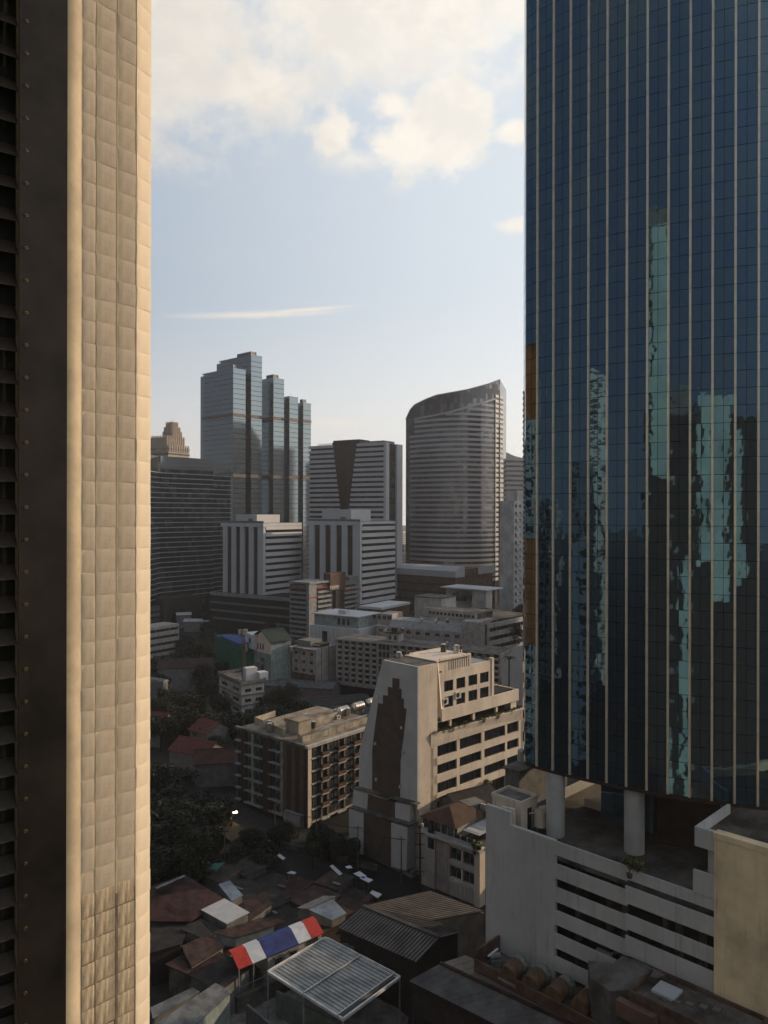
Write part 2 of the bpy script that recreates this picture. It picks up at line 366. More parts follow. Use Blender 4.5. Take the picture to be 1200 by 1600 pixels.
mb = MB(); mb.prism([(x-OX, y-OY) for x, y in core], TZ0+.02, TZ0+NR*ROW+1.2); mb.build('core_wall', M['joint'], tw)
rng = random.Random(3)
halves = []
for i in range(len(PA)-1):
    a = Vector(PA[i]); b = Vector(PA[i+1]); n_ = 2 if i >= 3 else 2
    for k in range(n_): halves.append((i, k, a.lerp(b, k/n_), a.lerp(b, (k+1)/n_)))
glob = {}
cand = []
for hi, (i, k, a, b) in enumerate(halves):
    for r in range(NR): cand.append((a.length, hi, r))
def near(c):                                        # size in the picture, in-frame panes first
    i, k, a, b = halves[c[1]]; mx = (a+b)/2; px = 600+1200*mx.x/mx.y; z = TZ0+(c[2]+.5)*ROW; py = 800-(z-H)/mx.y*1200
    return -1e9 if (px > 1205 or py < -5) else (b-a).length*1/mx.y**2*abs((b-a).normalized().x)
vis = sorted(cand, key=near, reverse=True)
single = set((c[1], c[2]) for c in vis[:300])
def pane_shape(wd, h_, bow):
    n = 4; vs = []; fs = []
    for j in range(n+1):
        for q in range(n+1):
            x = wd*q/n; z = h_*j/n; d = bow*(1-(2*q/n-1)**2)*(1-(2*j/n-1)**2); vs.append((x, -d, z))
    for j in range(n):
        for q in range(n): o_ = j*(n+1)+q; fs.append((o_, o_+1, o_+n+2, o_+n+1))
    return vs, fs
PM = {}
mass = MB()
for hi, (i, k, a, b) in enumerate(halves):
    d = b-a; ang = atan2(d.y, d.x); wd = d.length-.045
    for r in range(NR):
        z = TZ0+r*ROW; sp = r % 2
        hgt = ROW-.06
        tilt = rng.gauss(0, .0012); tx = rng.gauss(0, .0012); bow = rng.choice((-.003, -.0015, .001, .002, .0035))
        mi = 0 if rng.random() < .62 else 1
        if i in (2, 3) and (r in range(8, 15) or r in range(23, 28)): mi = 2  # orange-brown reflections at the left end, painted as pane colour
        rot = Matrix.Translation((a.x-OX+d.x*.02/d.length, a.y-OY+d.y*.02/d.length, z+.03)) @ Matrix.Rotation(ang+tilt, 4, 'Z') @ Matrix.Rotation(tx, 4, 'X')
        key = (round(wd, 2), bow, mi)
        if (hi, r) in single:
            if key not in PM:
                vs, fs = pane_shape(wd, hgt, bow); q = MB(); q.add(vs, fs); PM[key] = q.mesh('pane', [(M['gtower'], M['gtower2'], M['gtower3'])[mi]])
                for p_ in PM[key].polygons: p_.use_smooth = True
            o = link('pane', PM[key], tw); o.matrix_local = rot
        else:
            vs, fs = pane_shape(wd, hgt, bow); mass.add([rot @ Vector(v_) for v_ in vs], fs, mi)
o = mass.build('pane_field', [M['gtower'], M['gtower2'], M['gtower3']], tw); o['kind'] = 'stuff'
for p_ in o.data.polygons: p_.use_smooth = True
for i in range(len(NX)):                             # the pale fins, one per bay, in storey-high lengths
    a = Vector(NX[max(0, i-1)]); b = Vector(NX[min(len(NX)-1, i+1)]); t_ = (b-a).normalized(); n = Vector((t_.y, -t_.x))
    p = Vector(NX[i])-Vector((OX, OY)); mb = MB()
    for r in range(0, NR, 2):
        z0 = TZ0+r*ROW; z1 = z0+2*ROW-.05; wv_ = .14; A = [p-t_*wv_, p+t_*wv_, p+t_*wv_*.8+n*.2, p-t_*wv_*.8+n*.2]
        mb.prism([(q.x, q.y) for q in A], z0, z1)
    mb.build('fin', M['fin'], tw)
    if i % 4 == 3 or i == 1: pass
mb = MB(); mb.prism([(x-OX, y-OY) for x, y in core], TZ0-.5, TZ0-.02); mb.build('soffit', M['brown'], tw)
for px, Y, hw in ((869, 97.2, 14.2), (992, 92.4, 15.5), (1140, 88.4, 12.5)):
    p = P(px, 800, Y); r = hw/1200*Y
    mb = MB(); mb.cyl((p.x-OX, p.y-OY, 29.2), (p.x-OX, p.y-OY, TZ0-.5), r, 36); smooth(mb.build('column', M['white'], tw), 50)
inn = inset(NX[2:], 6.0)
ip = [(x-OX, y-OY) for x, y in inn[3:]]; ip += [(ip[-1][0]+2, ip[-1][1]+20), (ip[0][0]+8, ip[0][1]+14)]
mb = MB(); mb.prism(ip, 29.25, TZ0-.5); mb.build('lobby_wall', M['brown'], tw)
ip = [(x-OX, y-OY) for x, y in inset(NX[2:], 4.2)[1:5]]; ip += [(ip[-1][0]+2.5, ip[-1][1]+4), (ip[0][0]+3, ip[0][1]+5)]
mb = MB(); mb.prism(ip, 31.0, TZ0-.52); mb.build('lobby_glass', M['gtower'], tw)
# ---------------------------------------------------------------- podium car park
b = Bld('car_park_podium', 'white car park block with long dark slots at the foot of the glass tower', 'car park', 1120, 77, 45)
PZ = 31.4; V0 = b.v(760); V1 = b.v(868); V2 = b.v(981)
lv = [b.hv(868, y)[1] for y in (1335, 1348.5, 1371.5, 1385, 1407.7, 1421, 1443.5, 1457, 1480, 1493, 1516, 1529, 1552, 1566)]
b.bx('end_wall', M['podium'], 0, V1, 0, .5, V0, PZ)
b.bx('raised_parapet', M['podium'], 0, b.v(798), PZ, .45, V0, b.hv(760, 1256)[1])
zs = [PZ]+lv+[0]
for i in range(0, len(zs), 2):
    b.bx('spandrel', M['podium'], 0, V2, zs[i+1], .18, V1, zs[i])
rz = [PZ]
rz += [30.2, 29.45, 27.6, 26.4, 24.8, 24.05, 22.0, 20.9, 19.3, 18.5, 16.4, 15.3]
rz += [0]
for i in range(0, len(rz), 2):
    m1 = b.v(1060)
    b.bx('spandrel', M['podium'], -.45, m1+.04, rz[i+1], -.25, V2, rz[i]); b.bx('spandrel', M['podium'], -.42, 0.02, rz[i+1], -.22, m1, rz[i])
for i in range(0, len(lv), 2):
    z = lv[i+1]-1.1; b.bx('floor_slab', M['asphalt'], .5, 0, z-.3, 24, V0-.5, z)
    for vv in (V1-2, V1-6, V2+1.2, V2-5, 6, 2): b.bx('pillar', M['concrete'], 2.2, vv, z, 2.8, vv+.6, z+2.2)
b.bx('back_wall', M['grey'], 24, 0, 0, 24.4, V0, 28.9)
b.bx('side_wall', M['podium'], .5, V0-.5, 0, 30, V0, 30.4)
b.bx('roof_deck', M['deck'], .5, -26, 28.95, 60, V0-.5, 29.2)
b.bx('rear_parapet', M['cream'], 17, -10, 29.21, 17.3, V0-4, 30.3)
def parked(bb, u, v, z, m_):
    r = link('parked_car', None, None); p = Vector((bb.X+u*bb.c-v*bb.s, bb.Y+u*bb.s+v*bb.c, z)); r.location = p; r.rotation_euler = (0, 0, bb.t)
    mb = MB(); mb.loft([(0,-.9,.3),(4.3,-.9,.3),(4.3,.9,.3),(0,.9,.3)], [(0,-.85,.85),(4.3,-.85,.8),(4.3,.85,.8),(0,.85,.85)])
    mb.build('body', m_, r)
    mb = MB(); mb.loft([(.4,-.8,.86),(3.3,-.8,.86),(3.3,.8,.86),(.4,.8,.86)], [(.9,-.65,1.4),(2.7,-.65,1.4),(2.7,.65,1.4),(.9,.65,1.4)]); mb.build('cabin', M['gdark'], r)
    for x in (.8, 3.4):
        for y in (-.92, .92): MB().cyl((x, y-.1, .3), (x, y+.1, .3), .32, 12).build('wheel', M['black'], r)
    return r
tag(parked(b, .9, V2+3.4, lv[7]-1.09, M['white']), 'pale car parked behind the lowest slot of the white car park', 'car')
# wing at the right of the podium
wz = b.hv(1120, 1297)[1]
wg = Bld('podium_wing', 'tall cream stained wing wall at the lower right, golden light put into its colour', 'building', 1120, 77, 45)
wg.bx('front_wall', M['cream_warmlight'], -.55, -26, 0, .4, 0, wz-.6)
wg.bx('coping', M['cream_warmlight'], -.62, -26, wz-.58, .5, 0, wz)
v9 = wg.v(1090)
wg.bx('parapet_box', M['podium'], -.6, 0.02, wz-1.9, -.1, v9, wz+.05)
wg.bx('side_parapet', M['podium'], -.1, v9-.3, wz-1.9, 8, v9, wz+.05)
wg.bx('roof', M['deck'], .5, -26, wz-1.2, 22, v9-.32, wz-.95)
wg.bx('pier', M['podium'], .2, 0.05, PZ, .7, .9, wz-1.92)
wg.bx('balcony_front', M['podium'], -.5, .03, PZ-.0, -.2, v9+.2, PZ+2.3); wg.bx('balcony_floor', M['concrete'], -.2, .03, PZ-.1, 3, v9+.2, PZ+1.2)
wg.bx('inner_wall', M['brown'], 4, 0, PZ-.8, 4.4, v9+.1, wz-1.95)
# roof-top stair hut and clutter on the podium
hx = Bld('roof_hut', 'cream roof hut with a dark door behind the raised corner of the car park', 'hut', 815, 97.5, 45)
hz0, hz1 = 29.21, 32.9
hx.bx('wall', M['cream'], 0, 0, hz0, 3.6, hx.v(770), hz1)
hx.bx('roof', M['concrete'], .2, .2, hz1, 3.4, hx.v(770)-.2, hz1+.03); ring(hx, 'parapet', 'cream', -.1, 3.7, -.1, hx.v(770)+.1, hz1-.1, hz1+.35, .2)
hx.bx('door', M['black'], 1.4, -.04, hz0, 2.3, 0, hz1-.9)
hx.bx('duct', M['cream'], -.9, .6, 29.21, -.3, 1.4, 32.3); hx.bx('duct', M['cream'], -.9, 1.6, 29.21, -.3, 2.5, 32.2)
tkx = P(845, 800, 99)
tk = tag(link('roof_tank', None, None, (tkx.x, tkx.y, 29.21)), 'squat beige duct housing beside the left tower column', 'tank')
mb = MB(); mb.cyl((0, 0, .4), (0, 0, 2.4), .9, 14, .8); smooth(mb.build('body', M['cream'], tk))
mb = MB(); mb.cyl((-.1, 0, 2.42), (1.0, .2, 2.55), .45, 10); smooth(mb.build('hood', M['cream'], tk)); MB().bar((-2.4, -.4, 1.9), (0, 0, 2.3), .12, .12).build('pipe', M['cream'], tk)
for i_, (x, y) in enumerate(((-.5, -.5), (.5, -.5), (.5, .5), (-.5, .5))): MB().box(x-.05, y-.05, 0, x+.05, y+.05, .4).build('leg', M['steel'], tk)
sh = Bld('low_roof_block', 'low concrete block with a round vent between the cream building and the tower column', 'building', 812, 112, 45)
sh.bx('wall', M['grey'], 0, 0, 0, 13, sh.v(790), 32.0); sh.bx('roof', M['concrete'], -.3, -.3, 32.02, 13.3, sh.v(790)+.3, 32.35)
MB().cyl((4, 2, 32.36), (4, 2, 34), .9, 14).build('vent', M['white'], sh.r)
sh.bx('chimney', M['cream'], 8, 2, 32.36, 8.8, 3, 36.5); sh.bx('stair_head', M['cream'], 9, -.1, 32.36, 13, 2.5, 35.3)
sh.bx('window', M['gdark'], 10, -.16, 33.2, 11.4, -.11, 34.4)
# ---------------------------------------------------------------- battered white office block (centre)
b = Bld('stepped_office_block', 'cream office block with a sloping white end wall and brown stepped inlay', 'office building', 653, 148, 44)
topz = b.zu(1042)
def fv(px, py, u=0.0): v, z = b.hv(px, py, u); return v, z
A = [fv(651, 1042), fv(598.5, 1035), fv(562, 1174), fv(561.5, 1232)]
zt = topz; A[0] = (0, zt); A[1] = (A[1][0], zt); zb1 = fv(561.5, 1231)[1]
prof = [(0, zb1), (A[3][0], zb1), (A[3][0], A[2][1]), (A[1][0], zt), (0, zt)]
u683 = b.u(684); uend = b.u(815); zt2 = b.zu(1021, b.u(740)*b.s*0+0) if False else 40.5
def extr(name, prof_, u0, u1, m_):
    return MB().loft([(u0, v, z) for v, z in prof_], [(u1, v, z) for v, z in prof_], 0).build(name, M[m_], b.r)
cw_ = mat('cool white end wall', (.54,.535,.525), streak=.25, scale=.2, var=.07)
M['coolwhite'] = cw_
extr('end_wall', prof, 0, .45, 'coolwhite')
W0 = A[1][0]; WB = A[3][0]
prof2 = [(0.0, 9), (WB-.05, 9), (WB-.05, A[2][1]), (W0-.05, zt-.02), (0.0, zt-.02)]
extr('corner_mass', prof2, .46, u683, 'cream')
ub = b.u(740); uc = b.u(771); ud = b.u(811); ue = b.u(821)
# upper block: wall with openings
zA1, zA0, zB1, zB0 = 36.0, 33.8, 32.8, 30.6
ww = [(b.u(p), b.u(q)) for p, q in ((698, 712.3), (717.2, 731), (736, 749.8), (754, 767.5))]
mb = MB()
def pb(mb, u0, z0, u1, z1, v0=.6, v1=1.0): mb.box(u0, v0, z0, u1, v1, z1)
pb(mb, u683, zA1, ub, 40.5); pb(mb, ub, zA1, uc+.6, 38.2); pb(mb, u683, 28, ww[0][0], zA1); pb(mb, ww[-1][1], 28, uc+.6, zA1)
pb(mb, ww[0][0], zB1, ww[-1][1], zA0); pb(mb, ww[0][0], 28, ww[-1][1], zB0)
for i in range(3):
    for z0, z1 in ((zA0, zA1), (zB0, zB1)): pb(mb, ww[i][1], z0, ww[i+1][0], z1)
mb.build('upper_wall', M['cream'], b.r)
mb = MB()
mb.loft([(u683, .0, 40.4), (u683+.9, .6, 40.4), (u683+.0, .6, 40.4)], [(u683+1.4, 0.0, 28.4), (u683+2.4, .6, 28.4), (u683+1.2, .6, 28.4)]); 
mb.build('batter_edge', M['cream'], b.r)
for u0, u1 in ww:
    for z0, z1 in ((zA0, zA1), (zB0, zB1)): link('window', window_mesh(u1-u0, z1-z0, 'u', 'darkmetal', 'goffice', 2, 1, .06), b.r, (u0, .85, z0))
for k in range(10):                                   # vertical grille
    u = b.u(705+k*3.45); b.bx('grille_slot', M['concrete'], u, .56, 38.1, u+.16, .6, 39.9)
b.bx('vent', M['brown'], b.u(687.5), .56, b.zu(1052, 7), b.u(694), .6, b.zu(1049.5, 7))
b.bx('core', M['black'], u683, 1.6, 8, ue-.8, 15, 30.5); b.bx('upper_core', M['cream'], u683, 1.02, 30.5, uc+.1, W0-.3, 38.0)
b.bx('plant_room', M['cream'], u683+.3, 1.05, 38.02, ub, W0-.2, 40.4)
b.bx('roof', M['deck'], .6, .3, zt, ub-.5, W0-.4, zt+.04); b.bx('lower_roof', M['mint'], ub+.1, 1.1, 38.02, uc, W0-.4, 38.08)
b.bx('roof_kerb', M['cream'], u683+1.5, .7, zt+.06, ub, 1.0, zt+.5); b.bx('roof_kerb', M['cream'], u683+1.5, W0-.6, zt+.06, ub, W0-.3, zt+.5)
b.bx('corner_post', M['cream'], uc+.1, .45, 28.4, uc+.9, 1.3, 38.7)
# terrace parapet, planter, overhanging parapet
tz1 = b.zu(1108, b.u(692)); ztd = tz1-2.5
b.bx('terrace_parapet', M['cream'], b.u(691), -.02, ztd, ud, .3, tz1)
b.bx('terrace_parapet', M['cream'], ud-.3, .3, ztd, ud, 12, tz1); b.bx('terrace_floor', M['concrete'], u683, .3, ztd+.2, ud-.3, 14, ztd+.8)
b.bx('terrace_wall', M['terracotta'], uc+1, 11.6, ztd+.8, ud-.3, 11.9, tz1-.1)
b.bx('terrace_column', M['cream'], b.u(705), .3, 26.3, b.u(708), .8, ztd); b.bx('terrace_column', M['cream'], b.u(741), .3, 26.3, b.u(744.5), .8, ztd)
b.bx('terrace_column', M['cream'], b.u(777), .3, 26.3, b.u(780), .8, ztd); b.bx('terrace_column', M['cream'], b.u(800.5), .3, 26.3, b.u(809), .8, ztd)
us = b.u(672); uf = ue
mb = MB(); mb.loft([(us, -.35, 26.4), (us+.3, 0, 23.7), (us+.3, .5, 23.7), (us, .5, 26.4)], [(uf, -.8, 26.4), (uf, 0, 23.7), (uf, .5, 23.7), (uf, .5, 26.4)])
mb.build('leaning_parapet', M['cream'], b.r)
b.bx('planter_soil', M['soil'], us+.3, .5, 25.4, uf, 1.5, 26.2)
# main grid
cols = [(b.u(678), b.u(714.5)), (b.u(719), b.u(753)), (b.u(757.5), b.u(790)), (b.u(793), b.u(811))]
rows = [(21.4, 23.6), (17.9, 19.9), (14.2, 16.3), (10.0, 12.7)]
mb = MB(); zz = 23.68
for z0, z1 in rows:
    if zz-z1 > .1: pb(mb, us+.3, z1, uf-.6, zz, 0, .5)
    zz = z0
pb(mb, us+.3, 0, uf-.6, zz, 0, .5)
for z0, z1 in rows:
    e = us+.3
    for u0, u1 in cols+[(uf-.6, None)]:
        pb(mb, e, z0, u0, z1, 0, .5); e = u1
mb.build('front_wall', M['cream'], b.r)
for j, (z0, z1) in enumerate(rows):
    for u0, u1 in cols:
        link('window', window_mesh(u1-u0, z1-z0, 'u', 'darkmetal', 'goffice', 3 if u1-u0 > 4 else 2, 1, .05), b.r, (u0, .4, z0))
b.bx('front_pier', M['cream'], .46, -.015, 0, us+.3, -.002, 26.4) if False else None
b.bx('corner_pier', M['cream'], .46, 0, 0, us+.3, 3, 9)
b.bx('end_pier', M['cream'], uf-.6, -.3, 0, uf, 3, 23.6)
# inlay
ipx = [(613.7,1059.2),(624.6,1060.6),(624.6,1075.8),(628,1076.5),(628,1091),(631.7,1091.8),(631.7,1106),(636,1107.3),(631.5,1150),(626.5,1190),(626,1249),(582.5,1237),(582.5,1172),(586,1140),(591.5,1098.5),(599,1099.7),(599,1086),(606.8,1087),(606.8,1073),(613.7,1074.2)]
ipts = [fv(x, y) for x, y in ipx]
MB().loft([(.02, v, z) for v, z in ipts], [(-.06, v, z) for v, z in ipts]).build('stepped_inlay', M['inlay'], b.r)
# lower tiers of the end wall, each further out
def tier(u0, pts, name, m_, dep=.9):
    q = [b.hv(x, y, u0) for x, y in pts]
    MB().loft([(u0, v, z) for v, z in q], [(u0+dep, v, z) for v, z in q]).build(name, M[m_], b.r)
tier(-1.2, [(553,1233),(576,1239),(574,1268),(551,1262)], 'tier_panel', 'coolwhite', 1.2)
tier(-1.2, [(576.2,1241),(617.5,1254),(617.5,1281),(574.3,1268)], 'tier_inlay', 'inlay', 1.1)
tier(-1.2, [(618,1254),(642,1258),(640,1290),(618,1283)], 'tier_panel', 'coolwhite', 1.2)
tier(-1.35, [(553,1231),(650,1256.5),(650,1258.5),(553,1233)], 'tier_ledge', 'concrete', 1.35)
tier(-2.4, [(546,1263),(568.7,1270),(568.7,1336),(546.5,1329)], 'tier_panel', 'coolwhite', 2.3)
tier(-2.3, [(568.9,1270.5),(611.8,1284),(611.8,1355),(568.9,1337)], 'tier_inlay', 'inlay', 2.2)
tier(-2.4, [(612,1285),(637.5,1293),(636,1360.5),(612,1354)], 'tier_panel', 'coolwhite', 2.3)
tier(-2.55, [(546,1261),(640,1289),(640,1291.5),(546,1263.5)], 'tier_ledge', 'concrete', 2.5)
tier(-1.6, [(561,1336),(611,1353),(645,1362),(645,1381),(611,1375),(561,1343)], 'base_wall', 'midgrey', 1.4)
b.bx('base_mass', M['cream'], -1.1, 1.2, 0, 6, WB-.6, fv(600, 1240)[1]-.4)
for x, y in ((591, 1090), (629, 1137), (631, 1175), (588, 1162), (590, 1218), (627, 1229)):
    v, z = fv(x, y); b.bx('wall_lamp', M['whitemetal'], -.35, v-.2, z-.25, -.07, v+.25, z+.3)
def ac(bb, u, v, z, s=1.0):
    mb = MB(); mb.box(u, v, z, u+.9*s, v+.35*s, z+.75*s); o = mb.build('air_conditioner', M['whitemetal'], bb.r)
    MB().cyl((u+.35*s, v-.02, z+.37*s), (u+.35*s, v-.001, z+.37*s), .28*s, 12).build('fan_grille', M['black'], o)
ac(b, b.u(696), -.45+.9, 31.3, 1.7); ac(b, b.u(715), .4, 31.9, 1.9)
OFFICE = b
# ---------------------------------------------------------------- brown apartment block
b = Bld('brown_apartment_block', 'six storey dark brown apartment block with balconies and a sunlit flat roof', 'apartment building', 482, 170, 50)
AZ = b.zu(1166); LV = b.v(370); LU = b.u(582)+6
fp = 2.83
b.bx('body', M['black'], .5, .5, 0, LU, LV-.4, AZ-.5)
# right face: piers, glass bays, balconies
b.bx('corner_pier', M['cream'], 0, .0, 0, b.u(487.5), .5, AZ-.6)
edges = [(487.5, 501, 'g'), (501, 513, 'b'), (513, 526, 'g'), (526, 539, 'b'), (539, 551, 'g'), (551, 564, 'b'), (564, 578, 'g'), (578, 590, 'b')]
for j in range(6):
    z0 = AZ-.6-(j+1)*fp; z1 = z0+fp
    for p, q, k in edges:
        u0, u1 = b.u(p), b.u(q)
        link('window', window_mesh(u1-u0-.12, fp-.5, 'u', 'grey', 'gcurt', 3, 1, .07), b.r, (u0+.06, .35, z0+.4))
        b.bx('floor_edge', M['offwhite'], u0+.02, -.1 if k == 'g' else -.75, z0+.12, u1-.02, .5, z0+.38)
        if k == 'b' and j < 5:
            mb = MB(); mb.box(u0+.1, -.75, z0+.4, u1-.1, -.69, z0+1.25); mb.box(u0+.1, -.69, z0+.4, u0+.16, .3, z0+1.25); mb.box(u1-.16, -.69, z0+.4, u1-.1, .3, z0+1.25)
            mb.build('balcony_rail', M['terracotta'], b.r)
for p in (503.5, 513, 539, 564):
    u0 = b.u(p); b.bx('pier', M['grey'], u0-.2, -.05, 1, u0+.25, .34, AZ-.6)
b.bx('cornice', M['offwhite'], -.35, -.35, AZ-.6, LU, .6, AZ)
# left face
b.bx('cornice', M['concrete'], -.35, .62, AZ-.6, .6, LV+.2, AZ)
for p, q in ((378, 386), (412, 424)):
    b.bx('dark_panel', M['brown'], -.06, b.v(q), 0, .5, b.v(p), AZ-.62)
for k in range(6):
    p0 = 443+k*6.5; b.bx('cladding_panel', M['brown'] if k % 2 else M['inlay'], -.10-.03*(k % 2), b.v(min(481.7, p0+6.5))+.01, 0, .5, b.v(p0), AZ-.62-.02*k)
for p, q, n in ((370, 378, 1), (386, 412, 4), (424, 443, 3)):
    v0, v1 = b.v(q), b.v(p)
    for j in range(6):
        z0 = AZ-.6-(j+1)*fp
        link('window', window_mesh(v1-v0-.1, fp-.4, 'v', 'grey', 'gcurt', n, 1, .07), b.r, (.3, v0+.05, z0+.35))
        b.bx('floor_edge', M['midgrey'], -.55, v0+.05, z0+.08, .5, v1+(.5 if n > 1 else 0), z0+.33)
b.bx('accent_strip', M['mint'], -.12, b.v(397), 1, .3, b.v(393.5), AZ-.65); b.bx('accent_strip', M['mint'], -.12, b.v(443), 1, .3, b.v(439.5), AZ-.65)
b.bx('base_block', M['midgrey'], -1.2, b.v(476), 0, .4, b.v(450), 2.6)
# roof
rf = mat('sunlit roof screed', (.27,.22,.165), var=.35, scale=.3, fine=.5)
b.bx('roof', rf, .62, .62, AZ-.55, LU, LV-.1, AZ-.4)
gp = mat('roof screen panel', (.36,.32,.26), var=.25, scale=.4, streak=.4)
def screen(a0, a1, hgt, n):
    hgt *= .75
    for i in range(n):
        p = Vector(a0).lerp(Vector(a1), i/n+.004); q = Vector(a0).lerp(Vector(a1), (i+1)/n-.004)
        MB().bar((p.x, p.y, AZ-.4+hgt/2), (q.x, q.y, AZ-.4+hgt/2), .06, hgt).build('screen_panel', gp, b.r)
c1 = b.hz(398, 1128, AZ); c2 = b.hz(446, 1149, AZ); c3 = b.hz(448, 1138, AZ); c4 = b.hz(431, 1117, AZ)
screen(c1, c2, 2.2, 3); screen(c1, c4, 2.0, 3); 
d1 = b.hz(473, 1158, AZ); d2 = b.hz(575, 1127, AZ); d0 = b.hz(466, 1152, AZ)
screen(d1, d2, 1.8, 8); screen(d0, d1, 1.8, 1)
e1 = b.hz(482, 1136, AZ); e2 = b.hz(530, 1120, AZ); screen(e1, e2, 2.4, 4)
s1 = b.hz(468, 1146, AZ); s2 = b.hz(480, 1136, AZ)
b.bx('stair_hut', gp, s1[0]-.4, s1[1]-.2, AZ-.4, s1[0]+3.8, s1[1]+4.2, AZ+2.7); b.bx('hut_roof', rf, s1[0]-.7, s1[1]-.5, AZ+2.71, s1[0]+4.1, s1[1]+4.5, AZ+2.95)
MB().bar((*b.hz(492, 1139, AZ+1), AZ+.8), (*b.hz(574, 1116, AZ+1), AZ+.8), .25, .25).build('pipe', M['steel'], b.r)
b.bx('roof_box', gp, *b.hz(424, 1139, AZ), AZ-.4, b.hz(424, 1139, AZ)[0]+2.4, b.hz(424, 1139, AZ)[1]+1.8, AZ+.7)
for i, (p, y) in enumerate(((536, 1117), (560, 1110), (582, 1103))):
    u, v = b.hz(p, y, AZ)
    t_ = link('water_tank', None, None, (b.X+u*b.c-v*b.s, b.Y+u*b.s+v*b.c, AZ-.4), (0, 0, b.t))
    tag(t_, ['ribbed metal water tank on the brown apartment roof, nearest the stair hut', 'ribbed metal water tank on the brown apartment roof, middle one of three', 'ribbed metal water tank on the brown apartment roof, next to the white office wall'][i], 'water tank', 'water tanks on the brown apartment roof')
    mb = MB(); mb.cyl((-1.6, 0, 1.5), (1.6, 0, 1.5), 1.05, 24); mb.cyl((-2.0, 0, 1.5), (-1.6, 0, 1.5), .55, 24, 1.05); mb.cyl((1.6, 0, 1.5), (2.0, 0, 1.5), 1.05, 24, .55); smooth(mb.build('shell', M['tank'], t_), 50)
    for x in (-1.1, -.4, .4, 1.1): smooth(MB().cyl((x-.09, 0, 1.5), (x+.09, 0, 1.5), 1.13, 24).build('hoop', M['tank'], t_), 50)
    for x in (-1.2, 1.2): MB().box(x-.12, -.7, 0, x+.12, .7, .6).build('leg', M['steel'], t_)
APT = b

HZ = bpy.data.materials.new('haze'); HZ.use_nodes = True; ht = HZ.node_tree; ht.nodes.clear(); ho = N(ht, 'ShaderNodeOutputMaterial'); pv = N(ht, 'ShaderNodeVolumePrincipled'); L(ht, pv.outputs[0], ho.inputs['Volume'])
pv.inputs['Density'].default_value = .00014; pv.inputs['Color'].default_value = (.90, .90, .92, 1); pv.inputs['Anisotropy'].default_value = .35
tag(MB().box(-2650, -1550, -1, 2650, 4050, 262).build('haze', HZ), kind='stuff')
# ---------------------------------------------------------------- own building: window fin with painted tiles, metal louvre
P0 = (-1.339,3.239); P1 = (-1.3035,3.300); P2 = (-1.128,3.488); P3 = (-1.088,3.577); P00 = (-1.56,3.055)
ZB, ZT = 66.6, 73.4
fn = tag(link('tiled_pillar', None, None, (P2[0], P2[1], 0)), 'cream painted tiled pillar beside the window, filling the left edge', 'pillar')
def lw(p): return (p[0]-P2[0], p[1]-P2[1])
u45 = (.7071,.7071)
P4 = (P3[0]-.5, P3[1]+.45); P5 = (P4[0]-1.75, P4[1]-1.75); P0b = (P0[0]-.075, P0[1]+.09); P6 = (P0b[0]-1.25, P0b[1]-1.05)
MB().prism([lw(p) for p in (P0b, P0, P1, P2, P3, P4, P5, P6)], ZB, ZT).build('body', M['render'], fn)
rg = random.Random(11)
# rounded plaster bead along the left edge of the tiles, a little wavy by hand
mb = MB(); npz = 140; loops = []
for i in range(npz+1):
    z = ZB+(ZT-ZB)*i/npz; wob = .0022*sin(z*3.1)+.0016*sin(z*7.7+1)+.001*sin(z*17)
    if 1.25 < (z-69) < 2.9: wob += .004*sin((z-70.25)/1.65*pi)
    if z < 69.0: wob += .006*(sin((69-z)*1.3)**2)
    wob += .0012*sin(z*31)+.0010*sin(z*53+2); c0 = Vector(lw(P0))+Vector((-.006-wob*.8, -.006-wob*.6)); c1 = Vector(lw(P1)); row = []
    for k in range(9):
        t_ = k/8; p = c0.lerp(c1, t_); bul = .012*sin(pi*t_)+wob*.5*(1-t_); row.append((p.x+bul*.80, p.y-bul*.6, z))
    loops.append(row)
vs = [p for r_ in loops for p in r_]; fs = [(i*9+k, i*9+k+1, (i+1)*9+k+1, (i+1)*9+k) for i in range(npz) for k in range(8)]
mb.add(vs, fs); smooth(mb.build('plaster_bead', M['bead'], fn), 80)
class Fr:                                            # little face frame: u along the face, n outwards
    def __init__(s, o, deg): s.o = o; s.t = radians(deg); s.d = Vector((cos(s.t), sin(s.t))); s.n = Vector((sin(s.t), -cos(s.t)))
    def u(s, px): k = (px-600)/1200; return (k*s.o[1]-s.o[0])/(s.d.x-k*s.d.y)
def tile_mesh(wd, h_, seed):
    r_ = random.Random(seed); n = 6; vs = []; fs = []
    for j in range(n+1):
        for q in range(n+1):
            a, c = q/n, j/n; e = min(a, 1-a, c, 1-c); up = .0022*min(1, e*16)
            x = a*wd+(r_.uniform(-.0007, .0007)); z = c*h_+(r_.uniform(-.0008, .0008))
            vs.append((x, -(up+r_.uniform(-.0003, .0003)), z))
    for j in range(n):
        for q in range(n): o_ = j*(n+1)+q; fs.append((o_, o_+1, o_+n+2, o_+n+1))
    me = bpy.data.meshes.new('tile'); me.from_pydata(vs, [], fs); me.materials.append(M['tile'])
    for p in me.polygons: p.use_smooth = True
    return me
TP = .0995
